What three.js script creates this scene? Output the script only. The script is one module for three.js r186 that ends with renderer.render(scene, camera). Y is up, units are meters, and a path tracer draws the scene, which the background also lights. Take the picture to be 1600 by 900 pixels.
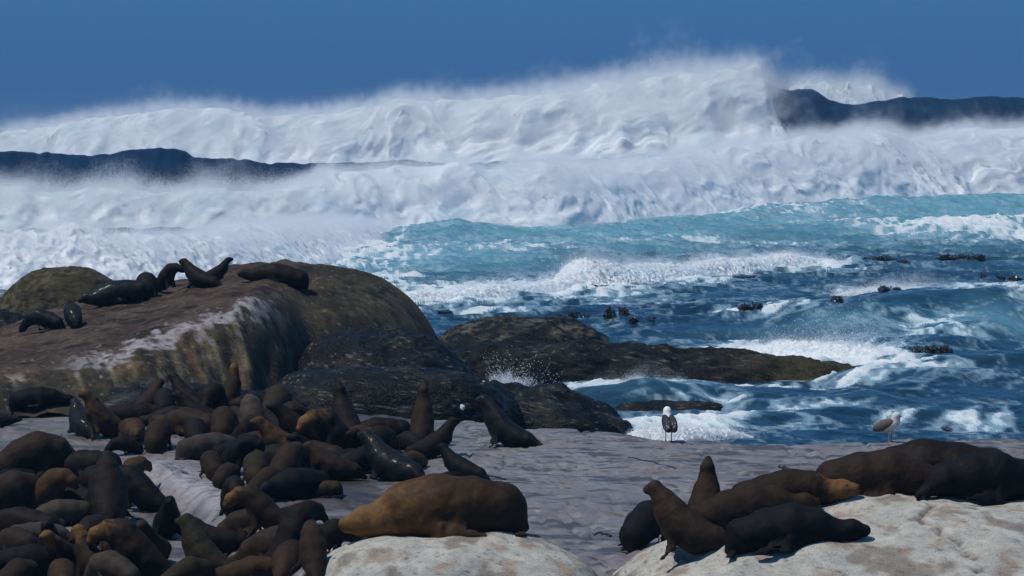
import * as THREE from 'three';
import { mergeGeometries } from 'three/addons/utils/BufferGeometryUtils.js';
import { createNoise3D } from 'simplex-noise';

// ------------------------------------------------------------------ camera, sky, sun, exposure
const W = 1600, H = 900, F = 4200, EYE = 5.5, HORIZON = 225;
const scene = new THREE.Scene();
const camera = new THREE.PerspectiveCamera(2 * Math.atan(H / 2 / F) * 180 / Math.PI, W / H, 0.5, 20000);
camera.position.set(0, EYE, 0);
camera.rotation.x = -Math.atan((H / 2 - HORIZON) / F);
camera.updateMatrixWorld(true);
const renderer = new THREE.WebGLRenderer({ antialias: true });
renderer.toneMapping = THREE.LinearToneMapping;
renderer.toneMappingExposure = 0.6;
renderer.shadowMap.enabled = true;
renderer.setSize(1024, 576);
{
  const w = 64, h = 512, d = new Float32Array(w * h * 4);
  const lo = [0.042, 0.165, 0.45], mid = [0.077, 0.278, 0.61], hi = [0.052, 0.185, 0.45];
  for (let j = 0; j < h; j++) {
    const el = (j + 0.5) / h * 180 - 90;
    const a = THREE.MathUtils.smoothstep(el, -0.5, 5), b = THREE.MathUtils.smoothstep(el, 12, 75);
    for (let i = 0; i < w; i++) for (let c = 0; c < 4; c++)
      d[(j * w + i) * 4 + c] = c === 3 ? 1 : (lo[c] * (1 - a) + mid[c] * a) * (1 - b) + hi[c] * b;
  }
  const sky = new THREE.DataTexture(d, w, h, THREE.RGBAFormat, THREE.FloatType);
  sky.mapping = THREE.EquirectangularReflectionMapping;
  sky.magFilter = THREE.LinearFilter; sky.minFilter = THREE.LinearFilter;
  sky.needsUpdate = true;
  scene.background = sky; scene.environment = sky;
}
const sun = new THREE.DirectionalLight(new THREE.Color().setRGB(1, 0.985, 0.95), 5);
sun.position.set(-60 * 0.42, 60 * 0.9, -45 + 60 * 0.1);
sun.target.position.set(0, 0, -45);
sun.castShadow = true;
Object.assign(sun.shadow.camera, { left: -60, right: 60, top: 60, bottom: -60, near: 1, far: 200 });
sun.shadow.mapSize.set(4096, 4096);
scene.add(sun, sun.target);

// ------------------------------------------------------------------ helpers
function rng(seed) { let a = seed >>> 0; return () => { a = (a + 0x6D2B79F5) >>> 0; let t = a; t = Math.imul(t ^ (t >>> 15), t | 1); t ^= t + Math.imul(t ^ (t >>> 7), t | 61); return ((t ^ (t >>> 14)) >>> 0) / 4294967296; }; }
const noise = createNoise3D(rng(7));
const fbm = (x, y, z, o = 4) => { let s = 0, a = 0.5, n = 0; for (let i = 0; i < o; i++) { s += a * noise(x, y, z); n += a; x = x * 2.03 + 11.3; y = y * 2.03 - 4.1; z = z * 2.03 + 7.7; a *= 0.5; } return s / n; };
const billow = (x, y, z, o = 4) => { let s = 0, a = 0.5, n = 0; for (let i = 0; i < o; i++) { s += a * (2.6 * Math.sqrt(noise(x, y, z) ** 2 + 0.01) - 1); n += a; x = x * 2.07 + 3.3; y = y * 2.07 - 9.1; z = z * 2.07 + 5.7; a *= 0.52; } return s / n; };
const sst = THREE.MathUtils.smoothstep, lerp = THREE.MathUtils.lerp, clamp = THREE.MathUtils.clamp;
const mix3 = (a, b, t) => [a[0] + (b[0] - a[0]) * t, a[1] + (b[1] - a[1]) * t, a[2] + (b[2] - a[2]) * t];
const gauss = r => (r() + r() + r() + r() - 2) * 1.22;
const used = {};
function numbered(n) { if (!(n in used)) { used[n] = 0; return n; } used[n]++; return n + '_' + String(used[n]).padStart(3, '0'); }
function tag(o, label, category, group, kind) { o.userData.label = label; if (category) o.userData.category = category; if (group) o.userData.group = group; if (kind) o.userData.kind = kind; return o; }
function add(o, name, parent = scene) { o.name = parent === scene ? numbered(name) : name; o.castShadow = o.receiveShadow = true; parent.add(o); return o; }
const yOf = (py, D) => EYE - (py - HORIZON) * D / F;          // height of a photograph row at a distance
const xOf = (px, D) => (px - 800) * D / F;
const Dof = (py, h = 0) => F * (EYE - h) / (py - HORIZON);    // distance at which height h shows on that row
function curve(pts) { return x => { if (x <= pts[0][0]) return pts[0][1]; for (let i = 1; i < pts.length; i++) if (x <= pts[i][0]) { const t = (x - pts[i - 1][0]) / (pts[i][0] - pts[i - 1][0]); return lerp(pts[i - 1][1], pts[i][1], t * t * (3 - 2 * t)); } return pts[pts.length - 1][1]; }; }

function line(pts) { return x => { if (x <= pts[0][0]) return pts[0][1]; for (let i = 1; i < pts.length; i++) if (x <= pts[i][0]) return lerp(pts[i - 1][1], pts[i][1], (x - pts[i - 1][0]) / (pts[i][0] - pts[i - 1][0])); return pts[pts.length - 1][1]; }; }

// tiling value noise for fine grain
function tile(n, cells, seed) { const r = rng(seed), g = Float32Array.from({ length: cells * cells }, r), o = new Float32Array(n * n);
  for (let j = 0; j < n; j++) for (let i = 0; i < n; i++) { const x = i / n * cells, y = j / n * cells, a = x | 0, b = y | 0, u = x - a, v = y - b, U = u * u * (3 - 2 * u), V = v * v * (3 - 2 * v), a1 = (a + 1) % cells, b1 = (b + 1) % cells;
    o[j * n + i] = lerp(lerp(g[b * cells + a], g[b * cells + a1], U), lerp(g[b1 * cells + a], g[b1 * cells + a1], U), V); } return o; }
function texture(n, f, srgb) { const d = new Uint8Array(n * n * 4); for (let k = 0; k < n * n; k++) { const c = f(k); d[4 * k] = c[0] * 255; d[4 * k + 1] = c[1] * 255; d[4 * k + 2] = c[2] * 255; d[4 * k + 3] = 255; }
  const t = new THREE.DataTexture(d, n, n); t.wrapS = t.wrapT = THREE.RepeatWrapping; t.magFilter = THREE.LinearFilter; t.minFilter = THREE.LinearMipmapLinearFilter; t.generateMipmaps = true; if (srgb) t.colorSpace = THREE.SRGBColorSpace; t.needsUpdate = true; return t; }
const TN = 512, t8 = tile(TN, 8, 1), t32 = tile(TN, 32, 2), t96 = tile(TN, 96, 3), t200 = tile(TN, 230, 4), t16 = tile(TN, 16, 5);
const grainColor = texture(TN, k => { const s = 0.62 + 0.16 * t32[k] + 0.16 * t96[k] + 0.22 * (t200[k] - 0.3) - (t96[k] > 0.86 ? 0.22 : 0) + (t200[k] > 0.9 ? 0.22 : 0); const v = clamp(s * 0.75 + 0.34, 0, 1); return [v, v * 0.99, v * 0.98]; }, true);
const grainBump = texture(TN, k => { const v = clamp(0.3 * t8[k] + 0.3 * t32[k] + 0.25 * t96[k] + 0.2 * t200[k], 0, 1); return [v, v, v]; });
const rippleBump = texture(TN, k => { const v = clamp(0.35 * t8[k] + 0.3 * t16[k] + 0.25 * t32[k] + 0.1 * t96[k], 0, 1); return [v, v, v]; });
const furBump = texture(TN, k => { const v = clamp(0.25 * t32[k] + 0.4 * t96[k] + 0.35 * t200[k], 0, 1); return [v, v, v]; });

const rockMat = (rough, bump = 0.02, o = {}) => new THREE.MeshPhysicalMaterial({ vertexColors: true, roughness: rough, map: grainColor, bumpMap: grainBump, bumpScale: bump, ...o });
const M = {
  dry: rockMat(0.9, 0.01), slab: rockMat(0.5, 0.01), massif: rockMat(0.9, 0.04, { specularIntensity: 0.25 }), wetRock: rockMat(0.5, 0.05, { specularIntensity: 0.25 }),
  water: new THREE.MeshPhysicalMaterial({ vertexColors: true, roughness: 0.12, ior: 1.33, bumpMap: rippleBump, bumpScale: 0.03 }),
  swell: new THREE.MeshPhysicalMaterial({ vertexColors: true, roughness: 0.5, ior: 1.33, specularIntensity: 0.35, bumpMap: rippleBump, bumpScale: 0.012 }),
  foam: new THREE.MeshPhysicalMaterial({ vertexColors: true, roughness: 1, specularIntensity: 0.1, bumpMap: grainBump, bumpScale: 0.05 }),
  whitewater: new THREE.MeshPhysicalMaterial({ vertexColors: true, roughness: 1, specularIntensity: 0.1, transmission: 0.15, thickness: 0 }),
  drop: new THREE.MeshPhysicalMaterial({ color: new THREE.Color().setRGB(0.95, 0.965, 0.98), roughness: 1, specularIntensity: 0.1, transmission: 0.5, thickness: 0 }),
  fur: new THREE.MeshPhysicalMaterial({ vertexColors: true, roughness: 0.6, specularIntensity: 0.2, bumpMap: furBump, bumpScale: 0.004 }),
  wetFur: new THREE.MeshPhysicalMaterial({ vertexColors: true, roughness: 0.5, specularIntensity: 0.35, bumpMap: furBump, bumpScale: 0.008, clearcoat: 0.1, clearcoatRoughness: 0.2 }),
  eye: new THREE.MeshPhysicalMaterial({ color: new THREE.Color().setRGB(0.006, 0.005, 0.005), roughness: 0.1 }),
  kelp: new THREE.MeshPhysicalMaterial({ color: new THREE.Color().setRGB(0.02, 0.014, 0.01), roughness: 0.3 }),
  feather: new THREE.MeshPhysicalMaterial({ vertexColors: true, roughness: 0.8 }),
};
// uv in metres: an oblique projection that does not stretch on steep faces
function metreUV(g, s = 1) { const p = g.attributes.position, uv = new Float32Array(p.count * 2); for (let i = 0; i < p.count; i++) { const x = p.getX(i), y = p.getY(i), z = p.getZ(i); uv[2 * i] = (x + 0.55 * y + 0.1 * z) * s; uv[2 * i + 1] = (z - 0.8 * y - 0.08 * x) * s; } g.setAttribute('uv', new THREE.BufferAttribute(uv, 2)); return g; }
function grid(nu, nv, f, col) { // f(u, v) -> [x, y, z]; col(x, y, z, normal) -> rgb
  const P = new Float32Array(nu * nv * 3), idx = new Uint32Array((nu - 1) * (nv - 1) * 6); let k = 0;
  for (let j = 0; j < nv; j++) for (let i = 0; i < nu; i++) P.set(f(i / (nu - 1), j / (nv - 1)), (j * nu + i) * 3);
  for (let j = 0; j < nv - 1; j++) for (let i = 0; i < nu - 1; i++) { const a = j * nu + i; idx.set([a, a + 1, a + nu, a + 1, a + nu + 1, a + nu], k); k += 6; }
  const g = new THREE.BufferGeometry(); g.setAttribute('position', new THREE.BufferAttribute(P, 3)); g.setIndex(new THREE.BufferAttribute(idx, 1)); g.computeVertexNormals();
  return col ? paint(g, col) : g; }
function paint(g, col) { const p = g.attributes.position, n = g.attributes.normal, C = new Float32Array(p.count * 3), N = new THREE.Vector3(); for (let i = 0; i < p.count; i++) { N.fromBufferAttribute(n, i); C.set(col(p.getX(i), p.getY(i), p.getZ(i), N), i * 3); } g.setAttribute('color', new THREE.BufferAttribute(C, 3)); return g; }

// naive surface nets over a distance function
function nets(lo, hi, cell, sdf) {
  const d = [0, 1, 2].map(a => Math.max(4, Math.ceil((hi[a] - lo[a]) / cell) + 1)), [nx, ny, nz] = d, v = new Float32Array(nx * ny * nz);
  for (let k = 0, q = 0; k < nz; k++) for (let j = 0; j < ny; j++) for (let i = 0; i < nx; i++, q++) v[q] = sdf(lo[0] + i * cell, lo[1] + j * cell, lo[2] + k * cell);
  const at = new Int32Array(nx * ny * nz).fill(-1), pos = [], idx = [], E = [[0, 1], [2, 3], [4, 5], [6, 7], [0, 2], [1, 3], [4, 6], [5, 7], [0, 4], [1, 5], [2, 6], [3, 7]];
  const off = [0, 1, nx, nx + 1, nx * ny, nx * ny + 1, nx * ny + nx, nx * ny + nx + 1];
  for (let k = 0; k < nz - 1; k++) for (let j = 0; j < ny - 1; j++) for (let i = 0; i < nx - 1; i++) {
    const q = i + j * nx + k * nx * ny; let m = 0; for (let c = 0; c < 8; c++) if (v[q + off[c]] < 0) m |= 1 << c; if (m === 0 || m === 255) continue;
    let x = 0, y = 0, z = 0, n = 0;
    for (const [a, b] of E) if (((m >> a) & 1) !== ((m >> b) & 1)) { const va = v[q + off[a]], vb = v[q + off[b]], t = va / (va - vb); x += (a & 1) + t * ((b & 1) - (a & 1)); y += ((a >> 1) & 1) + t * (((b >> 1) & 1) - ((a >> 1) & 1)); z += (a >> 2) + t * ((b >> 2) - (a >> 2)); n++; }
    at[q] = pos.length / 3; pos.push(lo[0] + (i + x / n) * cell, lo[1] + (j + y / n) * cell, lo[2] + (k + z / n) * cell);
  }
  const st = [1, nx, nx * ny];
  for (let k = 1; k < nz - 1; k++) for (let j = 1; j < ny - 1; j++) for (let i = 1; i < nx - 1; i++) { const q = i + j * nx + k * nx * ny, s = v[q] < 0;
    for (let a = 0; a < 3; a++) { if (s === (v[q + st[a]] < 0)) continue; const u = st[(a + 1) % 3], w = st[(a + 2) % 3], A = at[q], B = at[q - u], C = at[q - u - w], D = at[q - w]; if (A < 0 || B < 0 || C < 0 || D < 0) continue;
      if (s) idx.push(A, B, C, A, C, D); else idx.push(A, C, B, A, D, C); } }
  const g = new THREE.BufferGeometry(); g.setAttribute('position', new THREE.BufferAttribute(new Float32Array(pos), 3)); g.setIndex(idx);
  const N = new Float32Array(pos.length), e = cell * 0.6;
  for (let i = 0; i < pos.length; i += 3) { const [x, y, z] = [pos[i], pos[i + 1], pos[i + 2]]; let a = sdf(x + e, y, z) - sdf(x - e, y, z), b = sdf(x, y + e, z) - sdf(x, y - e, z), c = sdf(x, y, z + e) - sdf(x, y, z - e); const l = Math.hypot(a, b, c) || 1; N[i] = a / l; N[i + 1] = b / l; N[i + 2] = c / l; }
  g.setAttribute('normal', new THREE.BufferAttribute(N, 3)); return g;
}

// ------------------------------------------------------------------ the rocks
const rocks = [];   // everything that seals and birds can stand on
function rockMesh(name, g, m, label, s = 0.7) { metreUV(g, s); const o = add(new THREE.Mesh(g, m), name); tag(o, label, 'rock'); rocks.push(o); return o; }

// slab: its far edge drops to the sea, its near left corner steps down along a pale lip
const slabEdge = curve([[-14, 46.5], [-5, 46], [-1.2, 44.2], [0.5, 42.6], [2.2, 41.2], [3.6, 40.7], [8.5, 41.1], [14, 41.4]]);
const lip = [[150, 690], [185, 712], [245, 742], [320, 775], [385, 808], [460, 850], [520, 905], [560, 960]].map(([px, py]) => { const D = Dof(py, 1.0); return [xOf(px, D), D]; });
function lipSide(x, D) { let best = 1e9, side = 1; for (let i = 1; i < lip.length; i++) { const [ax, aD] = lip[i - 1], [bx, bD] = lip[i], dx = bx - ax, dD = bD - aD, t = clamp(((x - ax) * dx + (D - aD) * dD) / (dx * dx + dD * dD), 0, 1), d = Math.hypot(x - ax - t * dx, D - aD - t * dD); if (d < best) { best = d; side = (dx * (D - aD) - dD * (x - ax)) > 0 ? 1 : -1; } } return best * side; }
function slabY(x, D) {
  const e = slabEdge(x) + 0.35 * noise(x * 0.8, 3, 1) + 0.12 * noise(x * 2.9, 9, 1) - D;
  let y = 1.0 + 0.07 * fbm(x * 0.28, 1.3, D * 0.28) + 0.018 * fbm(x * 0.9 + D * 0.35, 5, D * 1.5, 4) + 0.03 * (D - 34) * 0.1;
  const s = lipSide(x, D) + 0.1 * noise(x * 1.5, 4, D * 1.5);
  y += (1 - sst(D, 36.5, 40)) * -0.3 * sst(-s, -0.05, 0.55) + (1 - sst(D, 37, 39)) * 0.07 * Math.exp(-(((s - 0.15) / 0.25) ** 2));
  y -= 0.05 * Math.exp(-((fbm(x * 0.5 + 3, 8, D * 0.16 + 0.03 * x, 3) / 0.03) ** 2));
  { const k1 = fbm(x * 0.35 + 40, 2, D * 0.55, 3) - 0.05, k2 = fbm(x * 0.9 - 13, 6, D * 0.5 + x * 0.3, 2) + 0.22; y -= 0.05 * Math.exp(-((k1 / 0.012) ** 2)) + 0.03 * Math.exp(-((k2 / 0.012) ** 2)); y += 0.005 * fbm(x * 4, 3, D * 4, 3); }
  return e > 0.5 ? y : y - 1.6 * ((0.5 - e) / 1.2) ** 1.6 * (x < -1.6 ? 0.2 : 1);
}
{
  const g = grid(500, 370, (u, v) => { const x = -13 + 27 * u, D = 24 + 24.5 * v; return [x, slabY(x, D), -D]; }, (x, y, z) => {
    const D = -z, big = fbm(x * 0.35, 2, D * 0.22), st = fbm(x * 0.55 + 0.5 * D, 6, D * 1.1 - 0.2 * x, 5), fine = fbm(x * 3, 1, D * 5, 3);
    let c = mix3([0.19, 0.168, 0.172], [0.24, 0.222, 0.22], sst(big, -0.4, 0.5));
    c = mix3(c, [0.231, 0.170, 0.170], 0.6 * sst(fbm(x * 0.3 + 9, 3, D * 0.3), 0.1, 0.5));
    c = mix3(c, [0.058, 0.051, 0.051], 0.85 * sst(st + 0.25 * fine, 0.12, 0.38));
    c = mix3(c, [0.245, 0.163, 0.109], 0.7 * sst(fbm(x * 0.8 + 20, 3, D * 0.7), 0.46, 0.66));
    c = mix3(c, [0.286, 0.265, 0.258], 0.7 * sst(fbm(x * 1.4 - 20, 4, D * 1.2, 4), 0.3, 0.5));
    c = mix3(c, [0.05, 0.045, 0.045], 0.8 * sst(fbm(x * 1.1 + 60 + D * 0.2, 3, D * 2.6, 5), 0.28, 0.42)); c = mix3(c, [0.03, 0.026, 0.026], 0.8 * sst(noise(x * 6, 2, D * 11) + 0.6 * big, 0.75, 0.9)); c = mix3(c, [0.4, 0.38, 0.37], 0.55 * sst(noise(x * 9 + 3, 5, D * 9), 0.72, 0.9));
    const edge = slabEdge(x) - D; c = mix3(c, [0.034, 0.031, 0.031], sst(-edge + 0.5 * fine + 0.5 * big, -0.35, 0.1));
    const s = lipSide(x, D); c = mix3(c, [0.381, 0.347, 0.360], sst(s, -0.35, 0.0) * sst(-s, -0.75, -0.25) * sst(fine + 0.3 * st, -0.35, 0.1) * sst(-D, -39.5, -37));
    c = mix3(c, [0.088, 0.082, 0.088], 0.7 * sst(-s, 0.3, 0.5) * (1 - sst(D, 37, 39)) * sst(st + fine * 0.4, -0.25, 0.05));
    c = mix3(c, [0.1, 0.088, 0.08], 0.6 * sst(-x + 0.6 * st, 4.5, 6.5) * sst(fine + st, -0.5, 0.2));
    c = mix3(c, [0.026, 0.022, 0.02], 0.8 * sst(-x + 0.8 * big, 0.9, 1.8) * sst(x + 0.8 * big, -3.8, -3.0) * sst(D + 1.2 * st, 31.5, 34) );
    return c; });
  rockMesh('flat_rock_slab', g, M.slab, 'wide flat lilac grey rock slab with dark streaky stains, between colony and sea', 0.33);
}
// left massif: a sloping brown top behind a pale lip, a steep stained face, and a rounded dome at its right end
const mLip = [[-90, 612, 45.2], [0, 588, 45.6], [150, 566, 46], [240, 532, 46.8], [330, 497, 47.9], [395, 468, 48.9], [440, 448, 49.8], [500, 440, 51.5]].map(([px, py, D]) => [xOf(px, D), yOf(py, D), D]);
const mLipD = curve(mLip.map(p => [p[0], p[2]])), mLipY = curve(mLip.map(p => [p[0], p[1]]));
function smax(a, b, k) { const h = clamp(0.5 + 0.5 * (a - b) / k, 0, 1); return lerp(b, a, h) + k * h * (1 - h); }
function massifY(x, D) {
  const s = (D - mLipD(x)) * 0.8 + 0.12 * noise(x * 1.1, 2, D * 1.1) + 0.07 * noise(x * 3.2, 2, D * 2);
  let top = mLipY(x) + 0.074 * (1 - sst(x, -6.4, -4.4)) * Math.max(0, s) - 0.012 * Math.max(0, s - 7) ** 2;
  top -= 0.45 * sst(-x, 9.0, 11.5) * sst(s, 3, 6.5);
  const fq = clamp((s + 2.5) / 3.6, 0, 1), face = 0.75 + (top + 0.1 - 0.75) * Math.sin(fq * Math.PI / 2) ** 1.15;
  const u = (x + 4.35) / 3.05, v = (D - 57.2) / (D < 57.2 ? 6.3 : 3.2), q = 1 - Math.abs(u) ** 2.3 - Math.abs(v) ** 2.4;
  const dome = q > 0 ? -0.2 + 3.12 * q ** 0.44 : -2;
  const x2 = sst(-x, 1.9, 5.0);
  let y = smax(lerp(-1.2, face, x2), dome, 0.6);
  y += 0.07 * fbm(x * 0.7, 3, D * 0.7, 3) + 0.03 * fbm(x * 2.4, 1, D * 2.4, 3);
  return y;
}
{
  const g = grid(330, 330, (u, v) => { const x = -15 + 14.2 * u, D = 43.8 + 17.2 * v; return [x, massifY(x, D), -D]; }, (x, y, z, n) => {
    const D = -z, s = (D - mLipD(x)) * 0.8, big = fbm(x * 0.5, 2, D * 0.5), f = fbm(x * 3.1, y * 3, D * 3.1, 4), v = fbm(x * 2.6 + D * 0.9, y * 0.25, 3.3, 3), v2 = fbm(x * 1.3 + D * 0.6 + 8, y * 0.2, 7.3, 3);
    let top = mix3([0.052, 0.036, 0.027], [0.098, 0.072, 0.055], sst(big + 0.7 * f, -0.3, 0.5));
    top = mix3(top, [0.018, 0.0145, 0.012], 0.8 * sst(fbm(x * 0.6 + 4, 1, D * 0.9), 0.15, 0.4));
    let face = mix3([0.05, 0.042, 0.028], [0.115, 0.092, 0.055], sst(v + 0.6 * f, -0.3, 0.45));
    face = mix3(face, [0.15, 0.088, 0.05], 0.7 * sst(v2 + 0.5 * f, 0.1, 0.45));
    face = mix3(face, [0.022, 0.02, 0.016], 0.9 * sst(-v2 + 0.6 * f, 0.12, 0.38));
    face = mix3(face, [0.24, 0.2, 0.13], 0.55 * sst(v - 0.2 * v2 + 0.4 * f, 0.34, 0.6));
    let c = mix3(face, top, sst(s + 0.3 * f + 0.2 * v, -0.35, 0.1) * sst(-x, 3.9, 4.5));
    const band = sst(x, -8.2, -6.9) * sst(-x, 4.0, 4.7);
    c = mix3(c, [0.4800, 0.4400, 0.4560], 0.72 * band * sst(s + 0.6 * f + 0.4 * v, -0.3, 0.15) * sst(-s - 0.9 * f - 0.5 * v, -0.75, -0.2));
    c = mix3(c, [0.4000, 0.3600, 0.3200], 0.8 * sst(-x, 8.0, 8.4) * sst(x, -9.6, -8.8) * sst(v + f * 0.5, 0.15, 0.35) * sst(-s, -0.1, 0.2));
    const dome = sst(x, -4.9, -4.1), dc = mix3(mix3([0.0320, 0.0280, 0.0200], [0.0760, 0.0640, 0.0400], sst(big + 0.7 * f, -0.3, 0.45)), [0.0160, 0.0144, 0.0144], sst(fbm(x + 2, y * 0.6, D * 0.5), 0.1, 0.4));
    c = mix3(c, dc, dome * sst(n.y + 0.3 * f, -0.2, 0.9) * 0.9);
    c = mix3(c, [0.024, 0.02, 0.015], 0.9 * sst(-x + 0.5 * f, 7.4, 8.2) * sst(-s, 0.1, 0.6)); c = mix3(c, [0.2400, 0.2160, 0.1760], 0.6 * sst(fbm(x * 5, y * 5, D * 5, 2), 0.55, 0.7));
    return c; });
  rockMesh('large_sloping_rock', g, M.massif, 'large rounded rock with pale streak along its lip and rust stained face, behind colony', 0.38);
}
// rounded boulders and ledges
function boulder(name, label, c, r, o = {}) {
  const { e = 2.3, seed = 1, amp = 0.09, freq = 0.8, nu = 150, nv = 90, yaw = 0, tilt = 0, mat = M.wetRock, col, warp } = o;
  const g = grid(nu, nv, (a, b) => {
    const th = a * Math.PI * 2, ph = (b * 0.62) * Math.PI, sg = (v, p) => Math.sign(v) * Math.abs(v) ** p;
    let x = sg(Math.cos(th), 2 / e) * sg(Math.sin(ph), 2 / e) * r[0], y = sg(Math.cos(ph), 2 / e) * r[1], z = sg(Math.sin(th), 2 / e) * sg(Math.sin(ph), 2 / e) * r[2];
    const X = x * freq + seed * 13, Y = y * freq, Z = z * freq, m = Math.min(r[0], r[1] * 2, r[2]), k = amp * m * (fbm(X, Y, Z, 3) * 1.2) + (o.fine ?? 0.035) * fbm(X * 5, Y * 5, Z * 5, 3), l = Math.hypot(x / r[0], y / r[1], z / r[2]) || 1;
    x += k * x / r[0] / l; y += k * y / r[1] / l; z += k * z / r[2] / l; if (warp) [x, y, z] = warp(x, y, z);
    y += x * Math.tan(tilt); return [c[0] + x * Math.cos(yaw) + z * Math.sin(yaw), c[1] + y, c[2] - x * Math.sin(yaw) + z * Math.cos(yaw)]; });
  // close the seam's shading
  const n = g.attributes.normal, A = new THREE.Vector3(), B = new THREE.Vector3();
  for (let j = 0; j < nv; j++) { A.fromBufferAttribute(n, j * nu); B.fromBufferAttribute(n, j * nu + nu - 1); A.add(B).normalize(); n.setXYZ(j * nu, A.x, A.y, A.z); n.setXYZ(j * nu + nu - 1, A.x, A.y, A.z); }
  g.index.array.reverse();
  for (let i = 0; i < n.array.length; i++) n.array[i] *= -1;
  if (new THREE.Vector3().fromBufferAttribute(n, 0).y < 0) { g.index.array.reverse(); for (let i = 0; i < n.array.length; i++) n.array[i] *= -1; }
  paint(g, col);
  return rockMesh(name, g, mat, label, o.uv || 0.42);
}
const pale = (x, y, z) => { const f = fbm(x * 4, y * 4, z * 4, 4), b = fbm(x * 0.9 + 5, y, z * 0.9, 3), s = fbm(x * 2.2 + 9, y * 0.8, z * 2.2, 4);
  let c = mix3([0.42, 0.4, 0.35], [0.52, 0.5, 0.445], sst(f + b, -0.4, 0.5)); c = mix3(c, [0.2, 0.165, 0.13], 0.85 * sst(b + 0.4 * f, 0.06, 0.42)); c = mix3(c, [0.33, 0.24, 0.17], 0.7 * sst(s, 0.18, 0.46)); return mix3(c, [0.12, 0.115, 0.11], 0.8 * sst(fbm(x * 9, y * 9, z * 9, 2), 0.5, 0.68)); };
const wet = (g1, g2) => (x, y, z) => {  const f = fbm(x * 3, y * 3, z * 3, 4), b = fbm(x * 0.8 + 5, y * 1.2, z * 0.8, 3); let c = mix3([0.006, 0.0058, 0.006], g1, 0.7 * sst(f + 0.6 * b, -0.1, 0.45)); c = mix3(c, g2, 0.6 * sst(b + 0.5 * f, 0.2, 0.55)); return mix3(c, [0.24, 0.23, 0.21], sst(noise(x * 15, y * 15, z * 15) + 0.35 * b, 0.72, 0.92) * 0.6); };
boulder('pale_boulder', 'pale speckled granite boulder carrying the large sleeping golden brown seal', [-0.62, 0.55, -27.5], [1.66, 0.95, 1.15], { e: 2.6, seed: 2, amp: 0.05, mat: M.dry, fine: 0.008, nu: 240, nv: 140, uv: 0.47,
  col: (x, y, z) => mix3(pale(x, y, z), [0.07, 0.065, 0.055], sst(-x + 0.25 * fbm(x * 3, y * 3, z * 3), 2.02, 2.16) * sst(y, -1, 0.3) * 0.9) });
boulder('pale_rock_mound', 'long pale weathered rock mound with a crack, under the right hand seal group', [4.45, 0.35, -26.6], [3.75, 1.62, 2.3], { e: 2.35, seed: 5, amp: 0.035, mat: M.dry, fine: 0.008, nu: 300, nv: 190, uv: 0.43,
  warp: (x, y, z) => { const cr = x + 0.55 - 0.35 * z * 0.6 - 0.1 * Math.sin(z * 5) - 0.06 * noise(z * 4, 1, 1); return [x, y - (y > 0 ? 0.045 * Math.exp(-((cr / 0.035) ** 2)) : 0), z]; },
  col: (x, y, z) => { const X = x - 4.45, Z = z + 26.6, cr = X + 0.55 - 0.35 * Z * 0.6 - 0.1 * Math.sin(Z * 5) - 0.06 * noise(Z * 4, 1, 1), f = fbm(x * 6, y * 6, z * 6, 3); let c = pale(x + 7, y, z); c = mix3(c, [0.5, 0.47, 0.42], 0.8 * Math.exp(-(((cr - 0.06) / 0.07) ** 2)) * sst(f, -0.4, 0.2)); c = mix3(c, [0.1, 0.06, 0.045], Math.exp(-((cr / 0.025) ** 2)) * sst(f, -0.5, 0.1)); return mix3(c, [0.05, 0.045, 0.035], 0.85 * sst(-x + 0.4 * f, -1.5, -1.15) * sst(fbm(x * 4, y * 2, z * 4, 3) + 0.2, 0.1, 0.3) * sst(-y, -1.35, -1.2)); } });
boulder('dark_wet_dome', 'dark wet domed rock with white specks below the rounded rock end', [-2.55, 0.62, -50.6], [1.85, 1.36, 2.0], { seed: 7, amp: 0.05, col: wet([0.0186, 0.0186, 0.0211], [0.0341, 0.0310, 0.0217]) });
boulder('dark_ledge_rock', 'low dark ledge rock behind the upright colony seals', [-2.3, 0.45, -46.9], [2.3, 1.14, 1.5], { seed: 9, amp: 0.05, e: 2.8, col: wet([0.0186, 0.0167, 0.0149], [0.0310, 0.0260, 0.0186]) });
boulder('dark_ledge_rock', 'dark flat ledge at the foot of the rust stained rock face', [-6.2, 0.6, -45.4], [2.6, 0.86, 1.2], { seed: 29, e: 2.5, col: wet([0.0186, 0.0198, 0.0223], [0.0465, 0.0496, 0.0434]) });
boulder('dark_ledge_rock', 'dark ledge under the seals at the left edge of the picture', [-10.1, 0.45, -46.8], [2.6, 0.7, 1.1], { seed: 31, e: 2.5, col: wet([0.0186, 0.0161, 0.0136], [0.0310, 0.0248, 0.0155]) });
boulder('rounded_boulder', 'olive brown rounded boulder on the skyline at far left', [-10.15, 0.95, -61], [1.75, 1.78, 1.6], { seed: 11, e: 2.1, amp: 0.04, mat: M.massif, col: (x, y, z) => { const f = fbm(x * 4, y * 4, z * 4, 4), b = fbm(x * 0.8 + 5, y * 1.2, z * 0.8, 3); return mix3(mix3([0.05, 0.042, 0.024], [0.105, 0.09, 0.055], sst(f + b, -0.4, 0.5)), [0.022, 0.019, 0.014], 0.7 * sst(b - 0.4 * f, 0.15, 0.4)); } });
boulder('dark_boulder', 'dark low boulder at the left edge beside the sloping rock', [-11.6, 0.6, -56], [2.5, 1.45, 2.2], { seed: 12, e: 2.2, col: wet([0.0186, 0.0155, 0.0136], [0.0372, 0.0310, 0.0248]) });
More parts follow.
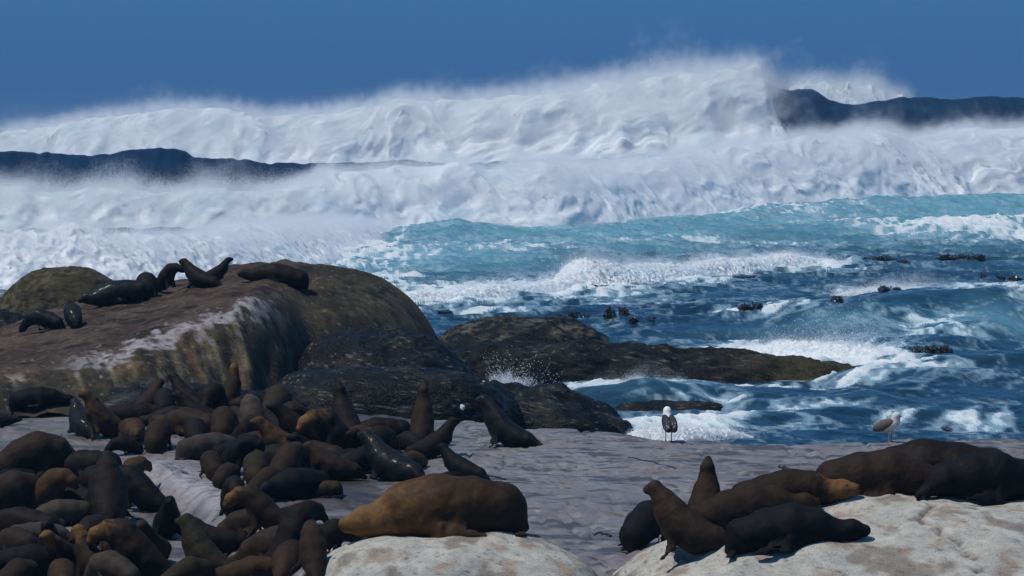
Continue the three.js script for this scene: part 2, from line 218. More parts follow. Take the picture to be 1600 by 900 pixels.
boulder('sea_rock', 'olive speckled rock rising from the sea with pale right end', [0.3, -0.35, -70.5], [2.35, 1.3, 1.8], { seed: 14, e: 2.9, amp: 0.05, col: (x, y, z) => mix3(wet([0.085, 0.078, 0.045], [0.13, 0.12, 0.08])(x, y, z), [0.34, 0.27, 0.2], 0.8 * sst(x + 0.5 * fbm(x * 3, y * 3, z * 3), 1.6, 2.2) * sst(-y, -0.5, -0.2)) });
boulder('long_sea_ridge', 'long dark rock ridge running out into the surf, splashed at its tip', [3.1, -0.4, -63.4], [6.6, 1.12, 2.0], { seed: 16, e: 2.5, nu: 260, amp: 0.08, freq: 0.7, fine: 0.07, tilt: -0.055, yaw: 0.03, col: (x, y, z) => mix3(wet([0.0161, 0.0155, 0.0124], [0.0310, 0.0279, 0.0186])(x, y, z), [0.0620, 0.0508, 0.0217], 0.8 * sst(x + 1.2 * fbm(x * 2, y * 2, z * 2), 4.5, 6.8)) });
boulder('wet_shore_rock', 'dark seaweed covered rock behind the shiny wet seal', [0.25, 0.0, -50.2], [1.95, 0.93, 2.0], { seed: 18, e: 2.4, tilt: -0.06, col: wet([0.0198, 0.0186, 0.0136], [0.0372, 0.0341, 0.0186]) });
boulder('dark_shore_rock', 'dark rock between the upright seals and the splash', [-1.3, 0.3, -48.6], [1.5, 0.98, 1.3], { seed: 21, amp: 0.05, e: 2.4, col: wet([0.0136, 0.0130, 0.0130], [0.0248, 0.0217, 0.0155]) });
boulder('low_wet_ledge', 'thin low wet ledge in the shallows behind the standing gull', [3.3, -0.3, -55.2], [1.55, 0.52, 0.6], { seed: 23, e: 2.4, nu: 90, nv: 50, col: wet([0.0186, 0.0136, 0.0112], [0.0372, 0.0248, 0.0155]) });
for (const o of rocks) o.updateMatrixWorld(true);

// ------------------------------------------------------------------ the sea
const S2 = (px, py, h = 0) => { const D = Dof(py, h); return [xOf(px, D), D]; };
function ridge(pts, wf, wb) { const p = pts.map(([px, py, h]) => [...S2(px, py, h), h]); const cd = curve(p.map(a => [a[0], a[1]])), ch = curve(p.map(a => [a[0], a[2]])); return (x, D) => { const d = D - cd(x); return ch(x) * Math.exp(-((d / (d < 0 ? wf : wb)) ** 2)); }; }
const ridges = [
  ridge([[880, 512, 0], [1000, 505, 0.2], [1150, 492, 0.42], [1330, 474, 0.85], [1480, 461, 0.9], [1600, 455, 0.85], [1800, 450, 0.7]], 3.0, 9),
  ridge([[1330, 575, 0], [1420, 545, 0.22], [1520, 508, 0.45], [1600, 488, 0.55], [1750, 470, 0.5]], 3.5, 5),
  ridge([[1250, 600, 0], [1400, 585, 0.25], [1500, 566, 0.4], [1600, 558, 0.45], [1800, 552, 0.4]], 3.0, 4),
  ridge([[850, 625, 0.1], [930, 612, 0.3], [1010, 600, 0.45], [1080, 606, 0.35], [1130, 622, 0.1], [1200, 640, 0]], 1.2, 2),
  ridge([[940, 690, 0.1], [1000, 668, 0.15], [1130, 660, 0.12], [1250, 650, 0.1], [1400, 640, 0.15], [1700, 640, 0.1]], 1.3, 2.2),
  ridge([[1050, 620, 0], [1180, 612, 0.3], [1330, 622, 0.25], [1450, 640, 0]], 1.6, 2),
  ridge([[600, 365, 0.4], [700, 352, 0.9], [860, 372, 0.3], [1100, 345, 0.5], [1230, 322, 1.0], [1400, 312, 1.3], [1600, 308, 1.4], [1800, 305, 1.2]], 8, 14),
  ridge([[900, 392, 0.2], [1150, 360, 0.5], [1400, 348, 0.9], [1600, 342, 1.0], [1800, 340, 0.8]], 6, 8),
];
function chop(x, D) { const k = 0.55 + 0.9 * sst(D, 55, 150); const wx = x + 0.5 * noise(x * 0.12, D * 0.1, 3);
  return k * (0.16 * (1 - Math.abs(noise(wx * 0.16 + D * 0.05, D * 0.3, 1)) * 2) + 0.09 * noise(wx * 0.45 + D * 0.1, D * 0.75, 5) + 0.035 * (1 - 2 * Math.abs(noise(wx * 1.1, D * 1.7, 8))) + 0.012 * noise(wx * 3.2, D * 4, 2)); }
const seaY = (x, D) => { let y = chop(x, D); for (const r of ridges) y += r(x, D); return y; };
// blobs of foam and of aerated water: [px, py, half width, half height, strength], written as places on the sea
const blob = l => l.map(([px, py, rx, ry, s]) => { const [x, D] = S2(px, py); return [x, D, rx * D / F, ry * D * D / (F * EYE), s]; });
const at = (B, x, D) => { let m = 0; for (const [bx, bD, rx, rD, s] of B) { const q = ((x - bx) / rx) ** 2 + ((D - bD) / rD) ** 2; if (q < 4) m = Math.max(m, s * Math.exp(-q)); } return m; };
const foamBlobs = blob([
  [1150, 609, 170, 6, 0.85], [1330, 596, 60, 9, 0.9], [770, 602, 40, 8, 0.9], [900, 549, 90, 5, 0.6], [900, 662, 60, 8, 0.6], [1120, 638, 90, 4, 0.7],
  [700, 462, 130, 22, 1.1], [900, 452, 150, 20, 1], [1060, 440, 120, 14, 0.9], [1230, 415, 110, 14, 0.9], [640, 470, 60, 25, 0.9],
  [1400, 462, 95, 9, 1.15], [1330, 458, 40, 7, 0.9], [1540, 452, 90, 9, 0.75], [1250, 560, 150, 24, 1.25], [1360, 572, 70, 26, 1.2], [1420, 590, 110, 14, 0.85], [1330, 600, 80, 10, 0.8], [1180, 548, 70, 12, 0.9],
  [1000, 612, 110, 14, 1.05], [900, 616, 60, 8, 0.8], [1060, 674, 110, 14, 1.1], [1180, 664, 110, 12, 0.75], [1000, 672, 50, 10, 1.0], [1290, 650, 120, 10, 0.6], [1470, 660, 140, 12, 0.62], [1560, 640, 90, 8, 0.4],
  [1570, 500, 90, 16, 0.6], [1480, 530, 90, 16, 0.7], [1150, 505, 120, 6, 0.75], [1000, 480, 200, 8, 0.55], [760, 490, 110, 8, 0.6], [1220, 510, 90, 5, 0.7], [760, 585, 60, 14, 0.9],
  [700, 358, 70, 7, 0.8], [650, 365, 60, 12, 0.7], [1500, 372, 160, 9, 0.85], [1350, 366, 100, 8, 0.7], [1100, 385, 220, 6, 0.45], [850, 352, 160, 3, 0.6], [1150, 342, 250, 8, 0.5], [1590, 365, 70, 12, 0.8], [560, 400, 130, 25, 0.8], [600, 440, 60, 18, 0.9], [800, 395, 200, 12, 0.4]]);
const aqua = blob([[900, 370, 420, 30, 1], [1250, 355, 450, 30, 1], [1550, 345, 350, 34, 1], [700, 400, 260, 34, 0.9], [1560, 528, 130, 13, 0.6], [1280, 528, 200, 8, 0.4], [1000, 622, 160, 14, 0.5], [1250, 655, 220, 14, 0.2]]);
function foamAt(x, D) {
  const w = fbm(x * 0.14, 4, D * 0.1, 2), lace = 1 - Math.abs(fbm(x * 0.75 + 1.4 * w, 1, D * 0.42 + 1.4 * w, 3)) * 3.2, fine = 1 - Math.abs(fbm(x * 2.4 + w, 6, D * 1.3, 3)) * 3, n3 = fbm(x * 0.26 + 30, 2, D * 0.15, 3);
  const m = at(foamBlobs, x, D); return m * (0.75 + 0.25 * lace) + 0.24 * lace + 0.16 * fine + 0.34 * n3 - 0.63 + 0.1 * sst(D, 100, 130) + 0.07 * sst(D, 140, 180); }
function seaGrid() {
  const rows = [40]; while (rows[rows.length - 1] < 236) { const D = rows[rows.length - 1]; rows.push(D + clamp(0.5 * D * D / 14784, 0.09, 0.38)); }
  const nv = rows.length, nu = 570;
  const fm = new Float32Array(nu * nv); let q = 0;
  const g = grid(nu, nv, (u, v) => { const D = rows[Math.round(v * (nv - 1))], x = (u * 2 - 1) * (2.5 + 0.24 * D); const f = foamAt(x, D); fm[q++] = f; const t = clamp((f - 0.04) / 0.5, 0, 1); return [x, seaY(x, D) + t * (0.07 + 0.05 * fbm(x * 1.2, 2, D * 0.9, 3)), -D]; });
  paint(g, (x, y, z) => { const D = -z, a = clamp(at(aqua, x, D) + 0.22 * fbm(x * 0.25, 3, D * 0.16, 3), 0, 1), f = foamAt(x, D);
    let c = mix3([0.004, 0.018, 0.04], [0.009, 0.04, 0.072], sst(fbm(x * 0.1, 1, D * 0.08, 3), -0.3, 0.5)); c = mix3(c, [0.16, 0.38, 0.44], a * a * (3 - 2 * a) * 0.9); return mix3(c, [0.33, 0.46, 0.52], 0.8 * sst(f, -0.4, 0.05)); });
  return [g, fm, nu, nv];
}
{
  const [g, fm, nu, nv] = seaGrid(); metreUV(g, 0.35); const wetIdx = [];
  const sea = add(new THREE.Mesh(g, M.water), 'sea'); tag(sea, 'choppy blue and turquoise sea between the rocks and the breakers', null, null, 'structure');
  // foam lies on the water as a lacy lumpy sheet where it is thick enough
  const P = g.attributes.position.array, N = g.attributes.normal.array, map = new Int32Array(nu * nv).fill(-1), pos = [], idx = [], col = [];
  const T = 0.04, put = a => { if (map[a] < 0) { map[a] = pos.length / 3; const x = P[3 * a], y = P[3 * a + 1], z = P[3 * a + 2], t = clamp((fm[a] - T) / 0.45, 0, 1); pos.push(x, y, z); col.push(...mix3([0.34, 0.5, 0.56], [0.8, 0.82, 0.83], Math.sqrt(t))); } return map[a]; };
  for (let j = 0; j < nv - 1; j++) for (let i = 0; i < nu - 1; i++) { const a = j * nu + i; for (const [p, q2, r] of [[a, a + 1, a + nu], [a + 1, a + nu + 1, a + nu]]) if ((fm[p] + fm[q2] + fm[r]) / 3 > T) idx.push(put(p), put(q2), put(r)); else wetIdx.push(p, q2, r); }
  g.setIndex(wetIdx);
  const fg = new THREE.BufferGeometry(); fg.setAttribute('position', new THREE.BufferAttribute(new Float32Array(pos), 3)); fg.setAttribute('color', new THREE.BufferAttribute(new Float32Array(col), 3)); fg.setIndex(idx); fg.computeVertexNormals(); metreUV(fg, 0.5);
  const foam = add(new THREE.Mesh(fg, M.foam), 'sea_foam'); tag(foam, 'white lacy foam patches floating on the choppy sea', null, null, 'stuff');
  const far = new THREE.PlaneGeometry(16000, 8200, 60, 60); far.rotateX(-Math.PI / 2); far.translate(0, -0.7, -4130); paint(far, () => [0.008, 0.03, 0.06]); metreUV(far, 0.2);
  tag(add(new THREE.Mesh(far, M.water), 'open_sea'), 'open sea reaching to the horizon behind the breakers', null, null, 'structure');
}
// droplets: one small crystal, thrown many times
const dropGeo = new THREE.TetrahedronGeometry(1, 0);
const cloudGeo = (() => { const r = rng(55), l = []; for (let i = 0; i < 16; i++) { const t = new THREE.TetrahedronGeometry(0.055 + 0.06 * r() * r(), 0); t.rotateX(r() * 6); t.rotateY(r() * 6); t.translate(gauss(r) * 0.75, gauss(r) * 0.75, gauss(r) * 0.75); l.push(t); } return mergeGeometries(l); })();
const mistGeo = (() => { const r = rng(56), l = []; for (let i = 0; i < 90; i++) { const t = new THREE.TetrahedronGeometry(0.011 + 0.013 * r() * r(), 0); t.rotateX(r() * 6); t.rotateY(r() * 6); t.translate(gauss(r) * 0.6, gauss(r) * 0.6, gauss(r) * 0.6); l.push(t); } return mergeGeometries(l); })();
function spray(name, parent, pts, geo = dropGeo) { // pts: flat [x, y, z, size]
  const n = pts.length / 4, im = new THREE.InstancedMesh(geo, M.drop, n), m = new THREE.Matrix4(), q = new THREE.Quaternion(), e = new THREE.Euler(), r = rng(99), P = new THREE.Vector3(), S = new THREE.Vector3();
  for (let i = 0; i < n; i++) { e.set(r() * 6.3, r() * 6.3, r() * 6.3); q.setFromEuler(e); P.set(pts[4 * i], pts[4 * i + 1], pts[4 * i + 2]); const s = pts[4 * i + 3]; S.set(s, s, s); im.setMatrixAt(i, m.compose(P, q, S)); }
  add(im, name, parent); im.userData.kind = 'stuff'; return im; }
// a bank of whitewater: base and crest lines are places on the sea and heights above it; the bank is a solid of heaped puffs
function foamWall(name, label, o) {
  const { base, crest, lean = 1.2, depth = 1.2, drops = 10000, mist = [], seed = 1, billowSize = 0.5, rough = 0.2, dropSize = 0.05, cell = 0.2, floor = -0.35 } = o;
  const root = add(new THREE.Group(), name); tag(root, label, 'wave', 'waves breaking behind the rocks');
  const path = new THREE.CatmullRomCurve3(base.map(([px, py]) => { const D = Dof(py); return new THREE.Vector3(xOf(px, D), 0, D); }), false, 'centripetal'), len = path.getLength(), NS = 240, Q = path.getSpacedPoints(NS), cY = curve(crest);
  const tan = Q.map((_, i) => { const a = Q[Math.max(0, i - 6)], b = Q[Math.min(NS, i + 6)], l = Math.hypot(b.x - a.x, b.z - a.z); return [(b.x - a.x) / l, (b.z - a.z) / l]; });
  const place = (u, d) => { const q = clamp(u / len, 0, 1) * NS, i = Math.min(NS - 1, q | 0), t = q - i, A = Q[i], B = Q[i + 1], tx = lerp(tan[i][0], tan[i + 1][0], t), tz = lerp(tan[i][1], tan[i + 1][1], t); return [lerp(A.x, B.x, t) - tz * d, lerp(A.z, B.z, t) + tx * d]; };
  const hs = line(Array.from({ length: 121 }, (_, i) => { const u = len * i / 120; let h = 1; for (let k = 0; k < 8; k++) { const [x, D] = place(u, lean * h * 0.95); h = Math.max(0.05, yOf(cY(800 + x * F / D), D)); } return [u, h]; }));
  let H = 0; for (let i = 0; i <= 120; i++) H = Math.max(H, hs(len * i / 120));
  const x0 = 0, x1 = len, ended = o.ends !== false;
  const prof = (x, d, h) => { const s = d / h; if (s < lean) { const q = clamp((s + 0.12) / (lean + 0.12), 0, 1); return (h - floor) * Math.sin(q * Math.PI / 2) ** 1.15 + floor; } return h - (h - floor) * sst(s, lean, lean + depth * 1.6); };
  const wob = (x, y) => 0.16 * fbm(x * 0.15, seed, y * 0.1, 2);
  const sdf = (x, y, d) => { let h = hs(x); if (ended) h *= Math.min(1, Math.min(x - x0, x1 - x) / ((o.taper ?? 0.9) * h) + 0.02); h = Math.max(0.05, h * (1 + 0.1 * fbm(x * 0.6 / Math.max(0.5, h), seed, d * 0.6 / Math.max(0.5, h), 2))); const dd = d + h * wob(x, y), b = (y - prof(x, dd, h)) * 0.72, A1 = rough * h; if (Math.abs(b) > A1 * 2.2 + cell * 2) return b;
    const f = 1 / (billowSize * h + 0.08), D = d + seed * 31, X = x * f + 0.5 * noise(x * f * 0.6, y * f * 0.6, D * f * 0.6), Y = y * f * 1.15, Z = D * f;
    return b - A1 * (0.8 * noise(X * 0.55, Y * 0.55, Z * 0.55) + 0.45 * noise(X * 1.2 + 5, Y * 1.2, Z * 1.2) + 0.22 * noise(X * 2.6, Y * 2.6 + 3, Z * 2.6) + 0.1 * noise(X * 5.5, Y * 5.5, Z * 5.5 + 9)); };
  const g = nets([x0 - 0.2, floor - cell * 1.5, -H * 0.9], [x1 + 0.2, H * 1.5 + cell * 3, H * (lean + depth)], cell, sdf);
  const P = g.attributes.position, N = g.attributes.normal; const U = new Float32Array(P.count); for (let i = 0; i < P.count; i++) { const u = P.getX(i), [x, D] = place(u, P.getZ(i)), [tx, tz] = tan[clamp(Math.round(u / len * NS), 0, NS)], nx = N.getX(i), nz = N.getZ(i); U[i] = u; P.setX(i, x); P.setZ(i, -D); N.setX(i, nx * tx - nz * tz); N.setZ(i, -(nx * tz + nz * tx)); } g.index.array.reverse();
  paint(g, (x, y, z) => { const a = sst(fbm(x * 0.12 + seed, y * 0.25, z * 0.12, 3), 0.1, 0.6); return mix3([0.94, 0.955, 0.965], [0.8, 0.92, 0.95], a * 0.8); });
  metreUV(g, 0.25); add(new THREE.Mesh(g, M.whitewater), 'whitewater', root);
  const r = rng(seed * 77 + 5), pts = [], mp = []; let guard = 0;
  const top = []; for (let i = 0; i < P.count; i++) if (N.getY(i) > 0.25 && P.getY(i) > 0.55 * hs(U[i])) top.push(i);
  for (let i = 0; i < drops && guard < drops * 4; guard++) { const near = r() < 0.6, k = near && top.length ? top[r() * top.length | 0] : r() * P.count | 0; if (N.getZ(k) < -0.4) continue; i++; const h = hs(U[k]), out = Math.abs(gauss(r)) * h * (o.soft ? 0.1 : 0.04), to = o.soft && r() < 0.75 ? mp : pts, ds = to === mp ? dropSize * (6 + 8 * r()) : dropSize * (3 + 6 * r() * r());
    to.push(P.getX(k) + N.getX(k) * out + gauss(r) * 0.02 * h, P.getY(k) + N.getY(k) * out * 1.3 + gauss(r) * 0.02 * h, P.getZ(k) + N.getZ(k) * out, ds); }
  for (const [a, b, n, up, drift] of mist) for (let i = 0, t = 0; i < n && t < n * 30; t++) { const k = top[r() * top.length | 0], x = P.getX(k), z = P.getZ(k), px = 800 - x * F / z; if (px < a || px > b) continue; i++; const edge = sst(px, a, a + (b - a) * 0.25) * (1 - sst(px, b - (b - a) * 0.25, b)), e = -Math.log(1 - r() * 0.97) * up * (0.3 + 0.7 * edge) * (0.55 + 0.9 * sst(noise(px * 0.012, seed, 4), -0.6, 0.8));
    mp.push(x + drift * e + gauss(r) * 0.25 * up, P.getY(k) + e * 0.8, z - r() * up, dropSize * (7 + 7 * r())); }
  spray('spray', root, pts, cloudGeo); if (mp.length) spray('mist', root, mp, mistGeo); return root;
}
// an unbroken dark swell: crest line in the photograph at a given distance
function swell(name, label, crest, D0, o = {}) {
  const { front = 1.3, back = 3.2, nu = 500, nv = 80, seed = 1 } = o, cY = curve(crest), a = crest[0][0], b = crest[crest.length - 1][0];
  const g = grid(nu, nv, (u, v) => { const px = lerp(a, b, u), D = D0 + (o.slope || 0) * (px - 800); const end = Math.min(1, Math.min(u, 1 - u) * 12 + 0.0), h = Math.max(0.3, yOf(cY(px), D)) + 0.25 * fbm(px * 0.03, seed, 1, 3) * 0.6; let y, d;
    if (v < 0.6) { const s = v / 0.6; d = -front * h * (1 - s) ** 1.15; y = -0.8 + (h + 0.8) * (1 - (1 - s) ** 1.7); } else { const s = (v - 0.6) / 0.4; d = back * h * s; y = -0.8 + (h + 0.8) * Math.cos(s * Math.PI / 2) ** 1.3; }
    const x = xOf(px, D); y += (0.05 * fbm(x * 0.25, d * 0.4, seed, 3) + 0.01 * noise(x * 1.2, d * 1.5, seed)) * h * 0.3; void end; return [x, y, -(D + d)]; },
    (x, y, z) => mix3([0.002, 0.024, 0.066], [0.005, 0.036, 0.084], sst(fbm(x * 0.1, y * 0.4, z * 0.1, 3), -0.2, 0.6)));
  metreUV(g, 0.3); const root = add(new THREE.Group(), name); tag(root, label, 'wave', 'waves breaking behind the rocks'); add(new THREE.Mesh(g, M.swell), 'wave_face', root); return root;
}
swell('swell', 'dark blue unbroken wave face between the two white breakers at left', [[-260, 240], [0, 236], [60, 239], [150, 243], [200, 236], [245, 230], [285, 235], [305, 246], [380, 249], [420, 256], [500, 255], [640, 251], [720, 256], [830, 250], [960, 247], [1010, 240], [1080, 246]], 222, { slope: 0.02, seed: 3 });
const rear = swell('swell', 'tall dark blue wave rising at far right behind the white breaker', [[900, 200], [1050, 180], [1180, 150], [1225, 140], [1262, 139], [1300, 158], [1330, 165], [1370, 158], [1420, 152], [1500, 155], [1550, 150], [1600, 153], [1900, 160]], 338, { front: 0.8, seed: 5 });
foamWall('breaker', 'huge rear white breaker with spray blowing off its crest, below the blue sky', { base: [[-320, 297], [0, 297], [400, 296.5], [800, 296], [1000, 296], [1150, 296], [1205, 296], [1262, 296]], crest: [[-320, 205], [0, 203], [80, 199], [150, 190], [240, 182], [340, 176], [420, 184], [500, 176], [560, 170], [640, 153], [720, 157], [800, 150], [880, 143], [960, 126], [1020, 118], [1080, 124], [1150, 120], [1200, 112], [1225, 110], [1243, 135], [1262, 200]],
  lean: 1.1, depth: 1.2, drops: 95000, seed: 3, rough: 0.045, billowSize: 0.32, cell: 0.45, soft: 1, taper: 0.3, dropSize: 0.065, mist: [[-320, 560, 6000, 0.9, -0.2], [560, 1240, 8000, 1.1, -0.3], [860, 1240, 6000, 1.9, -0.2], [1100, 1240, 3000, 1.5, 1.4], [1190, 1275, 6000, 1.6, 0.9]] });
foamWall('breaker', 'small torn plume of white spray blown behind the dark curling crest', { base: [[1200, 290.5], [1330, 290.5], [1470, 290.5]], crest: [[1200, 150], [1260, 138], [1290, 134], [1310, 140], [1335, 131], [1365, 134], [1390, 148], [1425, 157], [1470, 175]], lean: 0.8, depth: 0.8, drops: 14000, seed: 9, rough: 0.06, billowSize: 0.25, cell: 0.4, soft: 1, taper: 0.3, dropSize: 0.08, mist: [[1245, 1425, 1800, 1.4, 0.5]] });
foamWall('breaker', 'broad front white breaker tumbling across the whole picture', { base: [[-300, 378], [0, 376], [300, 372], [500, 368], [640, 364], [760, 360], [900, 357], [1000, 350], [1100, 343], [1250, 334], [1400, 327], [1500, 323], [1600, 320], [1900, 312]], crest: [[-300, 288], [0, 290], [100, 296], [180, 290], [240, 300], [330, 292], [400, 297], [460, 285], [505, 275], [530, 262], [620, 265], [700, 260], [800, 264], [850, 255], [930, 256], [1000, 249], [1080, 246], [1150, 236], [1200, 230], [1260, 220], [1330, 217], [1355, 206], [1420, 216], [1480, 212], [1540, 205], [1600, 202], [1900, 200]],
  lean: 1.5, depth: 1.2, drops: 100000, seed: 1, rough: 0.05, billowSize: 0.38, cell: 0.34, soft: 1, dropSize: 0.045, mist: [[-300, 520, 12000, 0.8, -0.3], [500, 1000, 4000, 0.45, -0.3], [950, 1900, 9000, 0.6, -0.2], [1320, 1420, 2500, 1.0, -0.2]] });
foamWall('breaker', 'low white foam bank rolling in behind the left rocks', { base: [[-300, 462], [0, 458], [300, 446], [450, 430], [540, 410], [600, 388], [640, 370]], crest: [[-300, 372], [0, 366], [120, 358], [200, 372], [300, 368], [400, 352], [470, 348], [540, 345], [600, 350], [640, 368]], lean: 2.0, depth: 1.2, drops: 26000, seed: 6, rough: 0.08, billowSize: 0.6, cell: 0.22, taper: 1.3, soft: 1, dropSize: 0.035, mist: [[-300, 600, 2500, 0.5, -0.3]] });
foamWall('small_breaker', 'small line of tumbling white foam in front of the turquoise water', { base: [[600, 478], [650, 476], [760, 470], [900, 457], [1030, 446], [1150, 432], [1250, 421], [1330, 411]], crest: [[600, 462], [650, 454], [720, 456], [760, 445], [830, 444], [880, 434], [910, 424], [940, 408], [980, 418], [1020, 412], [1080, 414], [1120, 404], [1180, 404], [1230, 397], [1290, 404], [1330, 410]], lean: 2.0, depth: 1.6, drops: 6000, seed: 11, rough: 0.13, billowSize: 0.8, cell: 0.1, dropSize: 0.03, mist: [[640, 1320, 1500, 0.25, 0]] });
foamWall('small_breaker', 'short white crest spilling down the dark wave at right', { base: [[1290, 476], [1340, 473], [1400, 471], [1480, 463], [1560, 455], [1640, 452]], crest: [[1290, 470], [1330, 455], [1400, 450], [1480, 452], [1560, 447], [1640, 448]], lean: 1.6, depth: 2, drops: 2500, seed: 13, rough: 0.12, billowSize: 1, cell: 0.065, dropSize: 0.024, mist: [[1300, 1500, 700, 0.2, 0]] });
foamWall('splash', 'white surge bursting over the tip of the long dark ridge', { base: [[1120, 560], [1220, 566], [1330, 572], [1440, 576]], crest: [[1120, 556], [1170, 541], [1230, 534], [1300, 536], [1340, 540], [1390, 552], [1440, 572]], lean: 1.2, depth: 2, drops: 2500, seed: 15, rough: 0.13, billowSize: 1, cell: 0.06, dropSize: 0.018, mist: [[1140, 1420, 500, 0.25, 0.2]] });
foamWall('splash', 'white foaming wavelet washing in behind the long low ledge', { base: [[850, 622], [920, 628], [1000, 634], [1070, 628], [1140, 624]], crest: [[850, 614], [920, 606], [1000, 599], [1060, 600], [1100, 608], [1140, 622]], lean: 1.4, depth: 2, drops: 4000, seed: 17, rough: 0.13, billowSize: 1, cell: 0.045, dropSize: 0.015, mist: [[900, 1100, 400, 0.15, 0]] });
foamWall('splash', 'white foam heap washing against the slab edge beside the standing gull', { base: [[950, 700], [1000, 705], [1080, 706], [1140, 700], [1200, 690]], crest: [[950, 684], [985, 672], [1030, 668], [1080, 671], [1130, 672], [1200, 686]], lean: 1.4, depth: 2.5, drops: 2500, seed: 19, rough: 0.13, billowSize: 1, cell: 0.04, dropSize: 0.014 });
{ // a burst of drops where a wave hits the dark rocks, and loose drops over the surge
  const r = rng(31), pts = [], c = [xOf(790, 56), yOf(612, 56), -56];
  for (let i = 0; i < 9000; i++) { const a = 0.35 + 2.1 * r(), l = 0.52 * r() ** 0.8 * (0.75 + 0.35 * noise(a * 3, 1, 1)); pts.push(c[0] + Math.cos(a) * l * 1.1 + 0.07 * gauss(r), c[1] + Math.sin(a) * l * 0.95 + 0.05 * gauss(r), c[2] + gauss(r) * 0.25, 0.004 + 0.008 * r() * r()); }
  for (let i = 0; i < 700; i++) { const a = 0.2 + 1.8 * r(), l = 0.4 + 1.2 * r() * r(); pts.push(c[0] + Math.cos(a) * l, c[1] + Math.sin(a) * l * 0.6, c[2] + gauss(r) * 0.3, 0.006 + 0.008 * r()); }
  const b = add(new THREE.Group(), 'splash'); tag(b, 'burst of white drops thrown up between two dark rocks', 'splash'); spray('spray', b, pts);
  const p2 = []; for (let i = 0; i < 1500; i++) { const px = 1190 + 260 * r(), D = 66 + 6 * r(); p2.push(xOf(px, D), 0.1 + 0.9 * Math.abs(gauss(r)) * Math.exp(-(((px - 1310) / 90) ** 2)) + 0.2 * r(), -D, 0.007 + 0.014 * r() * r()); }
  const b2 = add(new THREE.Group(), 'splash'); tag(b2, 'scattered bright drops hanging over the surge at the ridge tip', 'splash'); spray('spray', b2, p2);
}

// ------------------------------------------------------------------ seals
const ray = new THREE.Raycaster();
const v3 = (x, y, z) => new THREE.Vector3(x, y, z);
function hitPixel(px, py) { ray.set(v3(0, EYE, 0), v3((px - 800) / F, -(py - HORIZON) / F, -1).normalize()); const h = ray.intersectObjects(rocks, false)[0]; return h ? h.point : py < 890 ? hitPixel(px, py + 4) : null; }
function groundAt(x, z, top = 6) { ray.set(v3(x, top, z), v3(0, -1, 0)); const h = ray.intersectObjects(rocks, false)[0]; return h ? h.point.y : 0; }
const COATS = { // body, neck and head, wet or not
  brown: [[0.0270, 0.0159, 0.0086], [0.0369, 0.0215, 0.0107], 0], dark: [[0.0121, 0.0079, 0.0051], [0.0162, 0.0101, 0.0061], 0], wet: [[0.0045, 0.0040, 0.0037], [0.0063, 0.0053, 0.0049], 1],
  golden: [[0.0234, 0.0133, 0.0066], [0.1710, 0.0843, 0.0279], 0], tawny: [[0.0414, 0.0232, 0.0111], [0.0675, 0.0361, 0.0156], 0], olive: [[0.0297, 0.0224, 0.0119], [0.0324, 0.0249, 0.0139], 0], grey: [[0.0495, 0.0370, 0.0279], [0.0675, 0.0499, 0.0361], 0], black: [[0.0070, 0.0058, 0.0051], [0.0081, 0.0065, 0.0057], 0] };
const POSES = { // pitch of each length of the spine from hips to muzzle, in degrees
  lie: [5, 1, -8, -16, -6, -4], rest: [6, 4, -4, -4, 8, -6], alert: [6, 18, 38, 55, 42, 6], sit: [16, 36, 56, 68, 50, 2], lookup: [18, 40, 58, 70, 76, 66], hunch: [28, 20, -5, -35, -52, -45], tall: [30, 56, 72, 80, 82, 76], stoop: [30, 48, 55, 20, -25, -40] };
